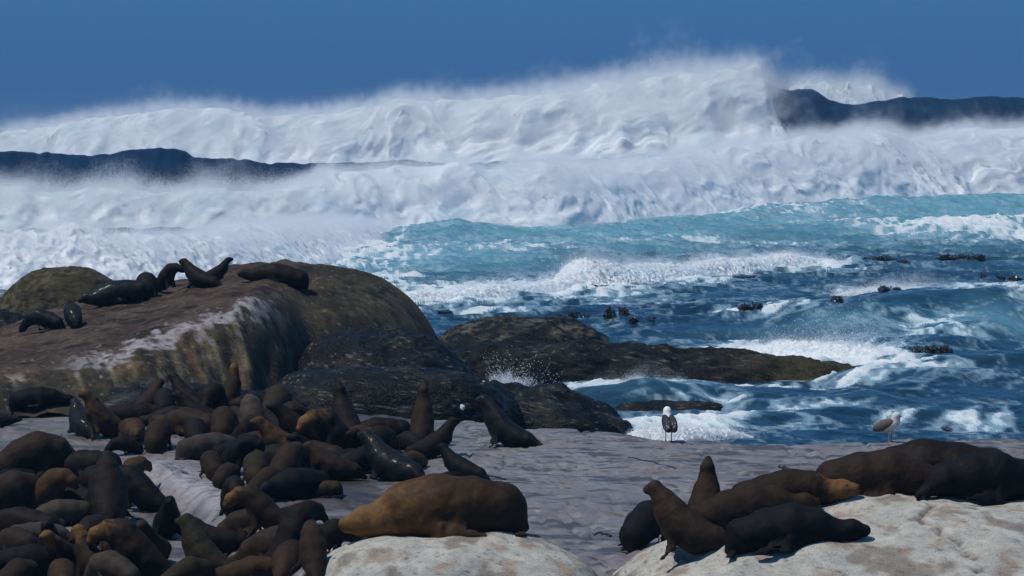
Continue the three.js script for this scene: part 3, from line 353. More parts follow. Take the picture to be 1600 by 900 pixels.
function sealGeometry(o) {
  const { pose = 'lie', bend = 0, head = 0, fat = 1, coat = 'brown', seed = 1, cell = 0.03, flip = 'auto', mane = 1, s = 1, round = ['lie', 'rest', 'hunch'].includes(o.pose) } = o;
  const R = rng(seed * 131 + 7), pit = POSES[pose].map(a => (a + (R() - 0.5) * 8) * Math.PI / 180), Ls = [0.3, 0.3, 0.28, 0.24, 0.2, 0.15], Rs = [round ? 0.21 : 0.165, 0.245, 0.262, 0.215 * mane, 0.138 * mane, 0.115, 0.066].map((r, i) => r * (i < 5 ? fat : 1 + (fat - 1) * 0.4));
  let p = v3(0, 0, 0), yaw = 0; const N = [p.clone()];
  for (let i = 0; i < 6; i++) { yaw += bend * 0.25 + (i >= 3 ? head * 0.4 : 0); p = p.clone().add(v3(Math.cos(pit[i]) * Math.cos(yaw), Math.sin(pit[i]), Math.cos(pit[i]) * Math.sin(yaw)).multiplyScalar(Ls[i])); N.push(p); }
  const tail = v3(round ? -0.2 : -0.3, -0.07, 0.05 * Math.sign(bend)); let low = 1e9; N.forEach((n, i) => { low = Math.min(low, n.y - Rs[i]); });
  N.forEach(n => { n.y -= low; }); tail.y = 0.07; const bones = [[tail, N[0], 0.05, Rs[0]]];
  for (let i = 0; i < 6; i++) bones.push([N[i], N[i + 1], Rs[i], i === 5 ? 0.058 : i === 4 ? 0.1 : Rs[i + 1]]);
  const dirH = N[6].clone().sub(N[5]).normalize(), sideH = v3(-Math.sin(yaw), 0, Math.cos(yaw)), upH = v3().crossVectors(sideH, dirH).multiplyScalar(-1).normalize(); if (upH.y < 0 && pose !== 'hunch') upH.multiplyScalar(-1);
  const upright = ['sit', 'lookup', 'alert', 'tall', 'stoop'].includes(pose), flips = []; // [a, b, width a, width b, thickness, width direction]
  const sh = N[3].clone().lerp(N[2], 0.45), fw = N[3].clone().sub(N[2]).setY(0).normalize(); if (!fw.lengthSq()) fw.set(1, 0, 0); const sd = v3(-fw.z, 0, fw.x);
  for (const k of [-1, 1]) { const a = sh.clone().addScaledVector(sd, k * Rs[3] * 0.72); a.y -= Rs[3] * 0.35;
    if (upright && flip === 'auto') { const w = a.clone().addScaledVector(sd, k * 0.1).addScaledVector(fw, 0.04); w.y = Math.max(0.06, a.y * 0.3); const t = w.clone().addScaledVector(sd, k * 0.13).addScaledVector(fw, 0.1); t.addScaledVector(sd, k * 0.1); t.y = 0.025; flips.push([a, w, 0.11, 0.085, 0.05, fw], [w, t, 0.1, 0.035, 0.024, fw]); }
    else { const b = a.clone().addScaledVector(sd, k * 0.12 * fat).addScaledVector(fw, -0.2); b.y = 0.1 * fat; const t = b.clone().addScaledVector(fw, -0.42).addScaledVector(sd, k * 0.04); t.y = 0.06; flips.push([a, b, 0.12, 0.12, 0.045, v3(0, 1, 0)], [b, t, 0.13, 0.03, 0.022, v3(0, 0.8, 0).addScaledVector(sd, -k * 0.5).normalize()]); } }
  for (const k of [-1, 1]) { const t = tail.clone().add(o.hang ? v3(-0.04 + 0.05 * k, -0.3, 0.3 + 0.04 * k) : round ? v3(0.02, -0.03, k * (0.2 + 0.05 * R())) : v3(-0.3, -0.035, k * (0.09 + 0.09 * R()))); flips.push([tail.clone().add(v3(0.05, 0, k * 0.02)), t, 0.06, 0.07, 0.02, round ? v3(1, 0, 0) : v3(0, 0.2, 1).normalize()]); }
  const muz = N[6], brow = N[5].clone().addScaledVector(dirH, -0.005).addScaledVector(upH, 0.03), pad = N[6].clone().addScaledVector(dirH, -0.01).addScaledVector(upH, -0.012);
  const prep = b => { const [a, c] = b, dx = c.x - a.x, dy = c.y - a.y, dz = c.z - a.z; return [a.x, a.y, a.z, dx, dy, dz, dx * dx + dy * dy + dz * dz, ...b.slice(2)]; };
  const B = bones.map(prep), FL = flips.map(prep), last = { i: 0 }, ph = R() * 9;
  const sdf = (x, y, z) => { let d = 1e3, sw = 0, si = 0;
    for (let i = 0; i < B.length; i++) { const b = B[i], t = clamp(((x - b[0]) * b[3] + (y - b[1]) * b[4] + (z - b[2]) * b[5]) / b[6], 0, 1), e = Math.hypot(x - b[0] - t * b[3], y - b[1] - t * b[4], z - b[2] - t * b[5]) - (b[7] + (b[8] - b[7]) * t); const wt = Math.exp(-9 * (e + 0.15)); sw += wt; si += wt * (i + t); const h = clamp(0.5 + 0.5 * (d - e) / 0.09, 0, 1); d = d + (e - d) * h - 0.09 * h * (1 - h); } last.i = si / sw;
    { const e = Math.min(Math.hypot(x - brow.x, y - brow.y, z - brow.z) - 0.112, Math.hypot(x - pad.x, y - pad.y, z - pad.z) - 0.068), h = clamp(0.5 + 0.5 * (d - e) / 0.04, 0, 1); d = d + (e - d) * h - 0.04 * h * (1 - h); }
    if (upright) { const t = last.i; if (t > 3.2 && t < 5.6) d -= 0.003 * Math.sin(t * 22 + ph + 2 * noise(x * 3, y * 3, z * 3)) * sst(t, 3.2, 3.8) * (1 - sst(t, 5, 5.6)); }
    for (const b of FL) { const t = clamp(((x - b[0]) * b[3] + (y - b[1]) * b[4] + (z - b[2]) * b[5]) / b[6], 0, 1), qx = x - b[0] - t * b[3], qy = y - b[1] - t * b[4], qz = z - b[2] - t * b[5], w = b[10], dw = qx * w.x + qy * w.y + qz * w.z, k = b[9] / (b[7] + (b[8] - b[7]) * t), r2 = qx * qx + qy * qy + qz * qz - dw * dw, e = Math.sqrt(Math.max(0, r2) + dw * dw * k * k) - b[9], h = clamp(0.5 + 0.5 * (d - e) / 0.035, 0, 1); d = d + (e - d) * h - 0.035 * h * (1 - h); }
    return d; };
  const rough = (x, y, z) => sdf(x, y, z) + 0.008 * noise(x * 4 + seed, y * 4, z * 4) + 0.004 * noise(x * 11, y * 11, z * 11 + seed);
  const lo = [1e9, 1e9, 1e9], hi = [-1e9, -1e9, -1e9], grow = (q, r) => { [q.x, q.y, q.z].forEach((c, a) => { lo[a] = Math.min(lo[a], c - r); hi[a] = Math.max(hi[a], c + r); }); };
  bones.forEach(b => { grow(b[0], b[2] + 0.08); grow(b[1], b[3] + 0.08); }); flips.forEach(f => { grow(f[0], f[2] + 0.04); grow(f[1], f[3] + 0.06); });
  const g = nets(lo, hi, cell / s, rough), C = COATS[coat];
  paint(g, (x, y, z, n) => { sdf(x, y, z); const t = last.i, f = fbm(x * 5 + seed, y * 5, z * 5, 3), f2 = fbm(x * 14, y * 14, z * 14 + seed, 2); let c = mix3(C[0], C[1], coat === 'golden' ? (o.ripe ? 0.3 * sst(t + 0.6 * f, 1, 4) : 0) + (o.ripe ? 0.65 : 0.9) * sst(t + 0.8 * f + 0.4 * f2, o.ripe ? 3.2 : 4.2, o.ripe ? 5.4 : 5.8) : sst(t + 1.4 * f, 2.4, 5)); if (coat === 'golden') c = mix3(c, [0.05, 0.032, 0.02], 0.85 * sst(t + 0.3 * f, 6.3, 6.75)); const k = 1 + 0.2 * f + 0.2 * f2; c = [c[0] * k, c[1] * k, c[2] * k]; void n; return mix3([0.012, 0.011, 0.01], c, sst(Math.hypot(x - muz.x - dirH.x * 0.05, y - muz.y - dirH.y * 0.05, z - muz.z - dirH.z * 0.05), 0.03, 0.05)); });
  metreUV(g, 1.6);
  g.userData = { eye: [1, -1].map(k => N[5].clone().addScaledVector(dirH, 0.055).addScaledVector(upH, 0.06).addScaledVector(sideH, k * 0.082)), ear: [1, -1].map(k => N[5].clone().addScaledVector(dirH, -0.035).addScaledVector(upH, 0.055).addScaledVector(sideH, k * 0.108)), dir: dirH, side: sideH, up: upH, back: tail, front: N[5].clone().setY(0) };
  return g;
}
let sealSeed = 0;
const eyeGeo = new THREE.SphereGeometry(0.02, 10, 8), earGeo = (() => { const g = new THREE.ConeGeometry(0.016, 0.06, 8); g.scale(1, 1, 0.55); return g; })();
function seal(label, px, py, pose, yaw, s, coat, o = {}) {
  const seed = ++sealSeed, y = yaw * Math.PI / 180, D = o.D || 0;
  let p = D ? v3(xOf(px, D), 0, -D) : hitPixel(px, py); if (!p) { console.log('NO HIT', label); return; }
  const pxm = F / -p.z; const g = sealGeometry({ pose, coat, seed, s, cell: clamp(2.6 / pxm * 1.6, 0.022, 0.05), ...o });
  const mid = g.userData.front.clone().add(g.userData.back).multiplyScalar(0.5 * s), off = v3(mid.x * Math.cos(y) + mid.z * Math.sin(y), 0, -mid.x * Math.sin(y) + mid.z * Math.cos(y));
  const root = new THREE.Group(), base = v3(p.x - off.x, 0, p.z - off.z);
  const fwd = v3(Math.cos(y), 0, -Math.sin(y)), reach = (g.userData.front.x) * s, hA = groundAt(base.x - fwd.x * 0.25 * s, base.z - fwd.z * 0.25 * s), hB = groundAt(base.x + fwd.x * reach, base.z + fwd.z * reach), hM = groundAt(p.x, p.z);
  let pitch = 0, by; const len = reach + 0.25 * s;
  if (['lie', 'rest'].includes(pose) || o.slope) { pitch = clamp(Math.atan2(hB - hA, len), -0.5, 0.5); by = (hA + hB + hM) / 3 - Math.sin(pitch) * (mid.x); } else { pitch = clamp(Math.atan2(hB - hA, len), -0.3, 0.3) * 0.5; by = groundAt(base.x + fwd.x * 0.15 * s, base.z + fwd.z * 0.15 * s); }
  root.position.set(base.x, by - 0.03 * s + (o.up || 0), base.z); root.rotation.set(0, y, pitch, 'YXZ'); root.scale.setScalar(s);
  add(root, o.pup ? 'seal_pup' : 'fur_seal'); tag(root, label, 'seal', 'fur seals resting on the rocks');
  add(new THREE.Mesh(g, COATS[coat][2] ? M.wetFur : M.fur), 'body', root);
  if (o.face !== false) for (let k = 0; k < 2; k++) { const e = add(new THREE.Mesh(eyeGeo, M.eye), 'eye', root); e.position.copy(g.userData.eye[k]); const r = new THREE.Mesh(earGeo, earMat(coat)); add(r, 'ear', root); r.position.copy(g.userData.ear[k]); r.quaternion.setFromUnitVectors(v3(0, 1, 0), g.userData.dir.clone().multiplyScalar(-0.85).addScaledVector(g.userData.side, k ? -0.5 : 0.5).addScaledVector(g.userData.up, -0.1).normalize()); }
  return root;
}
const earMats = {}; function earMat(c) { return earMats[c] = earMats[c] || new THREE.MeshPhysicalMaterial({ color: new THREE.Color().setRGB(...COATS[c][0]), roughness: 0.7 }); }

// the right hand group on the pale mound
seal('large dark brown seal stretched out at the back of the right group', 1455, 752, 'lie', 172, 1.12, 'dark', { fat: 1.05, D: 27.55 });
seal('brown seal mostly cut off at the right edge behind the others', 1625, 745, 'lie', 200, 1.0, 'tawny', { D: 27.7 });
seal('dark brown seal lying left of the one with a hanging flipper', 1388, 782, 'lie', 8, 0.92, 'brown', { fat: 1.08, bend: 0.2, D: 26.95 });
seal('dark seal at right with a hind flipper hanging down the pale rock', 1545, 776, 'lie', 14, 0.9, 'black', { fat: 1.02, D: 26.75, hang: 1, round: false });
seal('golden necked seal with dark muzzle drooping over the pale rock', 1238, 792, 'lie', -16, 0.76, 'golden', { D: 26.75 });
seal('greyish brown seal lying behind the dark one at mound centre', 1180, 835, 'lie', 12, 0.76, 'brown', { fat: 1.05, D: 26.35 });
seal('dark seal lying along the rock slope with its nose pointing right', 1240, 852, 'lie', -4, 0.8, 'black', { fat: 1.0 });
seal('brown seal rearing behind its neighbours with its nose in the air', 1098, 832, 'lookup', 70, 0.55, 'brown', { D: 26.3, fat: 1.1 });
seal('round dark seal seen from behind at the left end of the right group', 1020, 856, 'hunch', 60, 0.66, 'black', { fat: 1.15, bend: 0.2 });
seal('brown seal in front with head raised to the left, tail to the right', 1095, 872, 'sit', 158, 0.62, 'brown', { fat: 1.15, head: 0.15 });
// the big sleeper
seal('large golden brown seal asleep on its side on the pale boulder', 692, 848, 'lie', 178, 1.12, 'golden', { fat: 1.12, D: 27.75, mane: 1.02, ripe: 1 });
// on the slab
seal('shiny wet black seal propped up alone near the dark shore rock', 800, 698, 'sit', 174, 0.69, 'wet', { fat: 1.0 });
seal('slender dark seal standing with its back to us near the slab middle', 728, 752, 'alert', 150, 0.52, 'black', {});
seal('dark seal with raised snout looking right beside the slab', 668, 718, 'alert', 20, 0.59, 'dark', {});
seal('small black pup crouched beside the large golden sleeper', 700, 757, 'rest', 30, 0.33, 'black', { pup: true });
seal('wet speckled dark seal sitting behind the golden sleeper', 618, 753, 'alert', 150, 0.69, 'wet', { fat: 1.1 });
seal('tall brown seal stretching straight up before the dark ledge', 655, 700, 'tall', 80, 0.67, 'brown', { fat: 0.95, face: false });
seal('tall dark seal pointing its nose up at the colony back', 548, 698, 'lookup', 120, 0.74, 'dark', { fat: 1.05 });
seal('golden necked seal stooping at the centre of the colony', 528, 722, 'stoop', 205, 0.77, 'golden', { fat: 1.05 });
seal('olive seal showing only its round back at the colony rear', 432, 655, 'hunch', 80, 0.69, 'olive', { fat: 1.15, face: false });
seal('dark seal with head turned left behind the golden necked one', 482, 700, 'alert', 190, 0.72, 'dark', {});
seal('dark seal with a pale snout facing left in mid colony', 458, 722, 'alert', 185, 0.71, 'tawny', {});
seal('greyish seal hunched in the middle row of the colony', 392, 690, 'stoop', 100, 0.71, 'grey', {});
seal('small golden seal upright at the back near the rock face', 352, 640, 'lookup', 60, 0.60, 'golden', { pup: true });
seal('dark upright seal at the back below the pale streak', 298, 650, 'alert', 150, 0.65, 'dark', {});
seal('dark brown seal seen from behind left of the greyish one', 348, 692, 'hunch', 90, 0.71, 'brown', { face: false });
seal('brown seal slumped against its neighbours in the rear row', 290, 680, 'rest', 150, 0.77, 'brown', {});
seal('round dark brown seal resting at the pale lip of the slab', 245, 706, 'hunch', 85, 0.57, 'brown', { fat: 1.2, face: false });
seal('black pup curled up at the left start of the pale lip', 192, 712, 'hunch', 200, 0.40, 'black', { pup: true, face: false });
seal('tawny seal sitting up facing left beside the black one', 170, 684, 'sit', 200, 0.63, 'tawny', { fat: 1.1 });
seal('black wet seal sitting apart on the bare slab at left', 128, 683, 'alert', 120, 0.57, 'wet', { fat: 1.15 });
seal('dark seal lying low behind the tawny sitting one', 215, 664, 'rest', 10, 0.71, 'dark', {});
seal('dark seal lying at the very back below the rust stained face', 395, 648, 'rest', 200, 0.67, 'dark', {});
seal('grey brown seal stretched out flat in the colony middle', 330, 716, 'lie', 30, 0.72, 'grey', {});
seal('seal with golden flank at the left of a huddle of three', 328, 748, 'hunch', 110, 0.47, 'golden', { fat: 1.15, face: false });
seal('small dark seal at the front of the huddle on the pale lip', 352, 764, 'hunch', 70, 0.42, 'brown', { fat: 1.2, face: false });
seal('olive seal with a smooth round back in the huddle', 398, 757, 'hunch', 95, 0.55, 'olive', { fat: 1.15, face: false });
seal('brown seal with folded neck sitting right of the huddle', 440, 770, 'stoop', 60, 0.63, 'brown', { fat: 1.1, face: false });
seal('small brown pup lying flat behind the golden sleeper', 496, 778, 'lie', 178, 0.42, 'tawny', { pup: true });
seal('black seal standing between the huddle and the wet speckled one', 508, 748, 'alert', 200, 0.63, 'black', {});
seal('dark pup squeezed in beside the brown seal with folded neck', 470, 760, 'rest', 120, 0.42, 'black', { pup: true });
seal('dark seal lying in shadow behind the black standing one', 560, 742, 'rest', 185, 0.63, 'dark', {});
seal('dark seal flat on the slab behind the round brown one', 270, 668, 'lie', 170, 0.67, 'dark', {});
seal('black seal squeezed between the greyish and the pale snouted seals', 425, 690, 'hunch', 130, 0.65, 'black', { face: false });
seal('dark brown seal slumped under the pale snouted one', 430, 735, 'rest', 160, 0.67, 'dark', {});
seal('black seal lying at the rear left under the ledge', 60, 652, 'lie', 10, 0.65, 'black', {});
seal('dark seal curled behind the wet speckled one', 590, 720, 'hunch', 60, 0.65, 'dark', { face: false });
seal('black seal lying beside the flat grey brown one', 378, 722, 'rest', 20, 0.61, 'black', {});
seal('dark brown seal peering left from the second row', 318, 668, 'alert', 175, 0.61, 'dark', {});
seal('dark seal crouched under the stooping golden necked one', 545, 735, 'rest', 30, 0.58, 'black', {});
seal('brown seal rolled on its side left of the stooping one', 490, 728, 'lie', 150, 0.65, 'brown', {});
seal('dark seal pressed against the ledge right of the tall one', 590, 690, 'rest', 190, 0.67, 'dark', {});
// near left crowd
seal('black seal cut off at the left edge on the slab', -6, 664, 'rest', 5, 0.42, 'black', { D: 42.5 });
seal('large brown seal with arched back near the left edge', 52, 752, 'hunch', 20, 0.84, 'brown', { fat: 1.2 });
seal('dark seal lying with its head toward the arched brown one', 130, 752, 'lie', 172, 0.69, 'dark', { fat: 1.1 });
seal('brown seal rising at the left edge below the arched one', 12, 805, 'hunch', 40, 0.71, 'brown', { fat: 1.2, face: false });
seal('dark seal lying in the shade between larger seals at left', 75, 786, 'rest', 10, 0.63, 'dark', {});
seal('big dark bull sitting upright in the near crowd', 165, 822, 'sit', 100, 0.75, 'dark', { fat: 1.25, mane: 1.1 });
seal('dark seal beside the bull, its tail trailing on the rock', 222, 802, 'stoop', 160, 0.62, 'black', { fat: 1.15, face: false });
seal('pale grey seal with golden muzzle dozing among dark ones', 88, 822, 'lie', 205, 0.55, 'grey', { fat: 1.15 });
seal('dark brown seal sprawled at the left edge of the near crowd', 28, 838, 'rest', 160, 0.67, 'dark', {});
seal('flat grey seal stretched below the dozing pale one', 62, 852, 'lie', 8, 0.55, 'grey', {});
seal('dark faced seal with tawny chest in the bottom left crowd', 112, 898, 'alert', 235, 0.59, 'golden', { fat: 1.0 });
seal('golden chested seal craning upward in the bottom left crowd', 150, 912, 'sit', 140, 0.55, 'golden', {});
seal('brown seal turning its head left at the bottom of the crowd', 212, 912, 'stoop', 185, 0.69, 'golden', { fat: 1.1 });
seal('greyish seal curled below the golden chested one', 172, 925, 'hunch', 150, 0.50, 'grey', { fat: 1.1 });
seal('black seal lying in the bottom left corner', 42, 900, 'rest', 15, 0.67, 'black', {});
seal('brown seal at the bottom left corner below the black one', 20, 935, 'hunch', 60, 0.55, 'brown', { face: false });
seal('reddish brown seal half hidden at the bottom of the left crowd', 92, 935, 'hunch', 100, 0.55, 'tawny', { face: false });
// near middle crowd
seal('golden seal raising its neck above the near middle crowd', 418, 838, 'stoop', 170, 0.60, 'golden', { fat: 0.95 });
seal('olive brown seal sitting with its head turned left in front', 328, 908, 'sit', 165, 0.57, 'olive', { fat: 1.15 });
seal('brown seal lying behind the olive brown sitting one', 378, 842, 'lie', 175, 0.60, 'brown', {});
seal('light brown seal lying below the golden raised neck', 432, 850, 'lie', 185, 0.52, 'tawny', {});
seal('long brown seal stretched diagonally in front of the boulder', 425, 890, 'lie', 150, 0.75, 'brown', { fat: 1.05 });
seal('black seal crouched left of the pale boulder', 474, 852, 'rest', 170, 0.52, 'black', {});
seal('dark seal with folded neck beside the pale boulder', 487, 895, 'stoop', 100, 0.52, 'brown', { face: false });
seal('dark seal nuzzling the head of the golden sleeper', 518, 850, 'hunch', 20, 0.50, 'dark', { D: 29.2 });
seal('small black pup left of the golden sleeper', 450, 824, 'hunch', 150, 0.30, 'black', { pup: true, face: false });
seal('small black pup nearest the head of the golden sleeper', 487, 826, 'hunch', 40, 0.30, 'black', { pup: true, face: false });
seal('brown seal at the bottom edge left of the olive brown one', 290, 925, 'hunch', 30, 0.50, 'olive', { face: false });
seal('tawny seal at the bottom edge in the near middle crowd', 392, 922, 'rest', 10, 0.55, 'tawny', {});
{ // the tangle of dark bodies that fills the colony
  const r = rng(404), spots = [[230, 648], [262, 652], [330, 645], [372, 668], [300, 700], [412, 712], [450, 668], [470, 735], [520, 700], [555, 708], [575, 742], [530, 752], [600, 735], [640, 735], [640, 705], [500, 668], [200, 690], [380, 700], [362, 742], [412, 778], [150, 780], [195, 790], [110, 800], [20, 768], [60, 806], [130, 850], [250, 842], [235, 882], [180, 868], [75, 880], [10, 868], [350, 872], [455, 872], [445, 905], [360, 822], [460, 782], [560, 690]];
  for (const [px, py] of spots) seal('dark seal lost in the tangle of bodies that fills the left colony', px + 8 * (r() - 0.5), py, ['rest', 'hunch', 'lie', 'stoop', 'rest', 'hunch', 'alert'][r() * 7 | 0], r() * 360, 0.5 + 0.14 * r(), ['dark', 'black', 'brown', 'dark', 'tawny'][r() * 5 | 0], { bend: r() - 0.5, face: false, fat: 0.95 + 0.25 * r() });
}
// on the sloping rock
seal('wet black seal hunched on the sloping rock beside the skyline boulder', 182, 474, 'rest', 200, 0.82, 'wet', { fat: 1.15, face: false });
seal('dark seal second in the row on the sloping rock', 228, 464, 'hunch', 95, 0.72, 'dark', { fat: 1.1, face: false });
seal('dark seal third in the row with its head hanging down', 258, 458, 'stoop', -20, 0.60, 'dark', {});
seal('dark seal propped up on the ridge top facing right', 318, 450, 'alert', 150, 0.66, 'dark', {});
seal('small seal head turned right behind the propped one', 334, 440, 'alert', 10, 0.50, 'dark', {});
seal('dark seal lying along the skyline at the ridge top', 430, 434, 'lie', 175, 0.84, 'dark', { fat: 1.0 });
seal('wet seal curled at the left end of the sloping rock', 66, 520, 'hunch', 170, 0.60, 'wet', { face: false });
seal('wet seal resting right of the curled one on the sloping rock', 112, 508, 'hunch', 110, 0.60, 'wet', { face: false });

// ------------------------------------------------------------------ gulls
function gull(label, px, py, yaw, s, young) {
  const p = (() => { for (let y = py; y < 760; y += 2) { ray.set(v3(0, EYE, 0), v3((px - 800) / F, -(y - HORIZON) / F, -1).normalize()); const h = ray.intersectObject(rocks[0], false)[0]; if (h) return h.point; } })(), root = new THREE.Group();
  const E = (x, y, z, cx, cy, cz, rx, ry, rz, tilt) => { let dx = x - cx, dy = y - cy; const c = Math.cos(tilt), sn = Math.sin(tilt); [dx, dy] = [dx * c + dy * sn, -dx * sn + dy * c]; const k = Math.hypot(dx / rx, dy / ry, (z - cz) / rz); return (k - 1) * Math.min(rx, ry, rz); };
  const sm = (a, b, k) => { const h = clamp(0.5 + 0.5 * (a - b) / k, 0, 1); return a + (b - a) * h - k * h * (1 - h); };
  const sdf = (x, y, z) => { let d = E(x, y, z, 0, 0.25, 0, 0.19, 0.088, 0.085, 0.35); d = sm(d, E(x, y, z, 0.11, 0.34, 0, 0.1, 0.075, 0.066, 1.1), 0.05); d = sm(d, E(x, y, z, 0.145, 0.435, 0, 0.062, 0.054, 0.053, 0), 0.05); return sm(d, E(x, y, z, -0.2, 0.19, 0, 0.1, 0.02, 0.035, 0.3), 0.03); };
  const g = nets([-0.36, 0.1, -0.14], [0.26, 0.52, 0.14], 0.012, sdf);
  paint(g, (x, y, z) => { const f = fbm(x * 20, y * 20, z * 20, 2); return young ? mix3([0.7, 0.68, 0.64], [0.25, 0.2, 0.17], sst(f - x * 2, 0.05, 0.4)) : mix3([0.84, 0.84, 0.82], [0.02, 0.019, 0.02], sst(y - 0.24 - 0.36 * x, 0.0, 0.015) * sst(-x, -0.05, -0.035) * sst(-y, -0.36, -0.345)); });
  metreUV(g); add(new THREE.Mesh(g, M.feather), 'body', root);
  const wc = young ? [0.09, 0.07, 0.062] : [0.02, 0.019, 0.02];
  for (const k of [-1, 1]) { const w = nets([-0.4, 0.1, -0.16], [0.16, 0.42, 0.16], 0.012, (x, y, z) => Math.max(E(x, y, z, -0.07, 0.265, k * 0.045, 0.24, 0.088, 0.062, 0.36), -(z * k) - 0.004)); paint(w, (x, y, z) => mix3(wc, young ? [0.2, 0.17, 0.15] : [0.75, 0.75, 0.73], young ? 0.7 * sst(fbm(x * 30, y * 30, z * 30, 2), 0.1, 0.4) : sst(noise(x * 40, y * 25, z * 30), 0.6, 0.8) * sst(-x, 0.14, 0.2))); metreUV(w); add(new THREE.Mesh(w, M.feather), 'wing', root); }
  const beak = new THREE.ConeGeometry(0.016, 0.075, 8); beak.rotateZ(-Math.PI / 2); beak.translate(0.235, 0.418, 0); add(new THREE.Mesh(beak, new THREE.MeshPhysicalMaterial({ color: young ? 0x2a2622 : 0xc79a2c, roughness: 0.5 })), 'beak', root);
  const lm = new THREE.MeshPhysicalMaterial({ color: young ? 0x8c8a78 : 0x5f6258, roughness: 0.6 });
  for (const k of [-1, 1]) { const leg = new THREE.CylinderGeometry(0.007, 0.008, 0.19, 7); leg.translate(0.01, 0.1, 0); const toes = [-0.5, 0, 0.5].map(a => { const t = new THREE.CylinderGeometry(0.003, 0.006, 0.06, 5); t.rotateZ(-Math.PI / 2); t.translate(0.03, 0.006, 0); t.rotateY(a); t.translate(0.01, 0, 0); return t; }); const m = mergeGeometries([leg, ...toes]); const o = add(new THREE.Mesh(m, lm), 'leg', root); o.position.z = k * 0.042; if (young && k > 0) o.position.x = 0.02; }
  for (const k of [-1, 1]) { const e = add(new THREE.Mesh(new THREE.SphereGeometry(0.007, 8, 6), M.eye), 'eye', root); e.position.set(0.18, 0.432, k * 0.037); }
  root.position.copy(p); root.position.y -= 0.004; root.rotation.y = yaw * Math.PI / 180; root.scale.setScalar(s); add(root, 'gull'); tag(root, label, 'gull');
}
gull('black backed gull with white head standing on the slab edge facing the sea', 1046, 681, 96, 1.06, false);
gull('young brown and white gull standing near the large seals', 1392, 690, -48, 0.96, true);

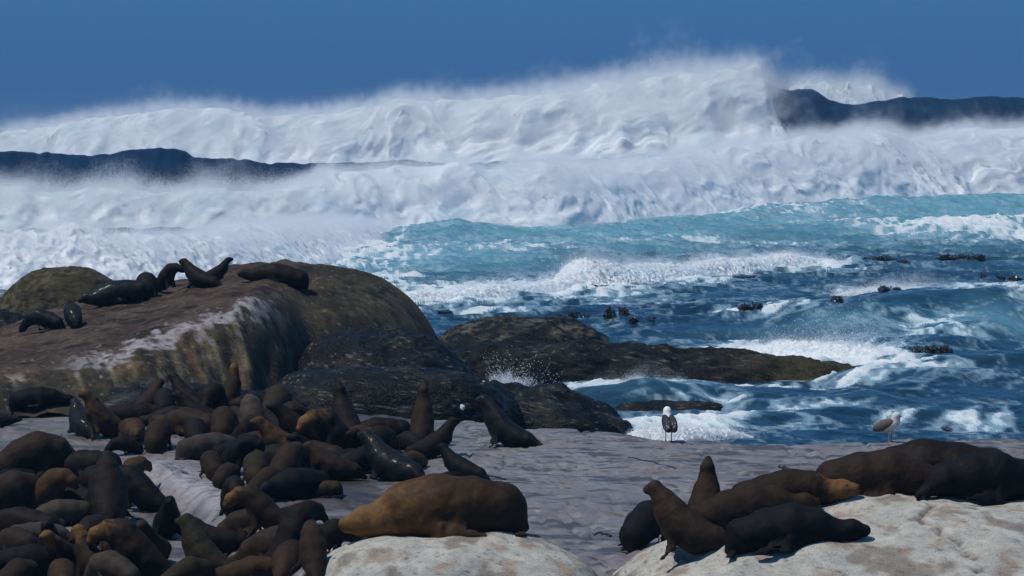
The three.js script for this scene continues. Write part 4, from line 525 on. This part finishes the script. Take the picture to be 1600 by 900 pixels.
// ------------------------------------------------------------------ kelp in the water, scraps on the slab
function kelp(label, px, py, w, h, seed) {
  const r = rng(seed * 19 + 3), D = Dof(py), k = D / F, geos = [], ww = w * k * 0.85, hh = h * k * 0.8;
  for (let m = 0, nm = 1 + (w / 28 | 0); m < nm; m++) { const b = new THREE.IcosahedronGeometry(1, 4), P = b.attributes.position, cx = nm > 1 ? (m / (nm - 1) - 0.5) * ww * 0.85 : 0, top = hh * (0.6 + 0.5 * r()), rx = ww / nm * (0.4 + 0.25 * r()); b.deleteAttribute('uv');
    for (let i = 0; i < P.count; i++) { const x = P.getX(i), y = P.getY(i), z = P.getZ(i), q = 1 + 0.35 * noise(x * 2.3 + m * 7, y * 2.3, z * 2.3 + seed) + 0.3 * noise(x * 6, y * 6 + m, z * 6 + seed); P.setXYZ(i, cx + x * rx * q, (y * q * 0.9 - 0.1) * top, z * 0.55 * q); } b.computeVertexNormals(); geos.push(b); }
  for (let i = 0, n = 3 + (w / 14 | 0); i < n; i++) { const x0 = (r() - 0.5) * ww * 0.9, L = hh * (0.5 + 0.55 * r()), out = (r() - 0.5) * 1.6 * hh, z0 = (r() - 0.5) * 0.5, wd = (0.1 + 0.16 * r()) * hh, pos = [], idx = []; for (let j = 0; j <= 8; j++) { const t = j / 8, x = x0 + out * t * t + 0.1 * hh * noise(t * 3, i, seed), y = -0.08 + (L + 0.08) * Math.sin(t * (1.2 + 0.9 * (i % 3))) , z = z0 + 0.15 * hh * noise(t * 2, seed, i), q = wd * (1 - t * 0.75) * (1 + 0.4 * noise(t * 7, i * 3, seed)); pos.push(x - q * 0.6, y, z - q * 0.5, x + q * 0.6, y + q * 0.3, z + q * 0.5); if (j) { const a = 2 * j; idx.push(a - 2, a - 1, a, a - 1, a + 1, a); } }
    const t = new THREE.BufferGeometry(); t.setAttribute('position', new THREE.BufferAttribute(new Float32Array(pos), 3)); t.setIndex(idx); t.computeVertexNormals(); geos.push(t.toNonIndexed()); }
  const o = add(new THREE.Mesh(mergeGeometries(geos), M.kelp), 'kelp_clump'); const x = xOf(px, D); o.position.set(x, seaY(x, D), -D); tag(o, label, 'kelp', 'dark kelp floating in the surf');
}
[['tall kelp clump rising behind the olive sea rock', 905, 506, 34, 16], ['bushy kelp clump right of the one behind the sea rock', 964, 508, 34, 20], ['low kelp trail at the right of the bushy clump', 1005, 515, 40, 8], ['single kelp frond poking up above the olive sea rock', 767, 508, 12, 14], ['tiny kelp scrap left of the olive sea rock', 722, 492, 22, 5], ['tiny kelp scrap just right of the rounded dome', 695, 488, 20, 4],
  ['kelp clump at the right end of the small foam line', 1330, 408, 26, 8], ['dark kelp mass in the long kelp bed', 1375, 410, 60, 8], ['pointed kelp tuft in front of the long kelp bed', 1412, 418, 20, 10], ['thick middle of the long kelp bed', 1440, 411, 90, 11], ['right half of the long kelp bed', 1505, 411, 70, 9], ['trailing right tip of the long kelp bed', 1552, 411, 40, 5], ['thin kelp line at the upper right edge', 1590, 394, 40, 5],
  ['forked upright kelp stem standing from the sea', 1538, 440, 10, 13], ['kelp clump at the right edge beside the forked stem', 1575, 441, 34, 12], ['kelp trail at the right edge under the clump', 1595, 452, 30, 6], ['toothed kelp row above the short white crest', 1322, 450, 46, 6], ['small kelp bits right of the toothed row', 1362, 450, 26, 4],
  ['rounded kelp heap left of three below the dark wave', 1292, 500, 24, 10], ['small kelp knob in front of the rounded heaps', 1309, 512, 24, 9], ['middle kelp heap of three below the dark wave', 1356, 500, 20, 8], ['right kelp heap of three below the dark wave', 1392, 501, 28, 9], ['curled kelp trail with a loop left of the heaps', 1186, 510, 60, 11], ['kelp sliver floating on the foam line left of centre', 940, 455, 34, 4], ['flat kelp streak behind the foam line', 1000, 474, 46, 4], ['drowned kelp patch on the wave shoulder', 1100, 478, 50, 7], ['dark kelp streak right of the foam line', 1180, 436, 70, 5], ['dark kelp stalk near the ridge tip', 1458, 568, 60, 13], ['small dark kelp scrap in the near shallows', 1480, 668, 18, 3],
].forEach(([l, px, py, w, h], i) => kelp(l, px, py, w, h, i + 1));
function scrap(label, px, py, px2, py2, wd) { const a = hitPixel(px, py), b = hitPixel(px2, py2), pts = []; for (let i = 0; i <= 8; i++) { const t = i / 8, x = lerp(a.x, b.x, t) + 0.03 * noise(t * 4, px, 1), z = lerp(a.z, b.z, t) + 0.06 * noise(t * 3, 2, px); pts.push(v3(x, groundAt(x, z) + wd * 0.4, z)); } const g = new THREE.TubeGeometry(new THREE.CatmullRomCurve3(pts), 30, wd, 6); const o = add(new THREE.Mesh(g, M.kelp), 'seaweed_scrap'); tag(o, label, 'seaweed', 'seaweed scraps on the slab'); }
scrap('long thin dark seaweed strip lying across the slab middle', 982, 717, 1058, 734, 0.009);
scrap('small dark seaweed scrap near the mound and gulls', 1221, 732, 1233, 738, 0.03);
scrap('short dark seaweed scrap at the near edge of the slab', 933, 838, 955, 842, 0.016);
scrap('dark seaweed strip at the slab edge near the golden sleeper', 760, 746, 790, 752, 0.015);
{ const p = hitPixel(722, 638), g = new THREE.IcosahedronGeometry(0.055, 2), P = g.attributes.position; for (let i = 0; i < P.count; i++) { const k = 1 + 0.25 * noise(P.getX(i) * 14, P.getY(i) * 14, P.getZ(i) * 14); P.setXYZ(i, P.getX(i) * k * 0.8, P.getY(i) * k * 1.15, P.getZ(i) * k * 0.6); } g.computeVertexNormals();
  const o = add(new THREE.Mesh(g, new THREE.MeshPhysicalMaterial({ color: new THREE.Color().setRGB(0.85, 0.85, 0.83), roughness: 0.08, clearcoat: 1, clearcoatRoughness: 0.02 })), 'glint_stand_in'); if (p) o.position.copy(p); tag(o, 'tiny white lump added as a glint on the dark rock left of the wet seal', 'added_glint'); }  // glossy white lump added to stand in for a bright glint on the rock

// salt haze over the surf
scene.fog = new THREE.FogExp2(new THREE.Color().setRGB(0.4, 0.68, 1), 0.0004);
renderer.render(scene, camera);
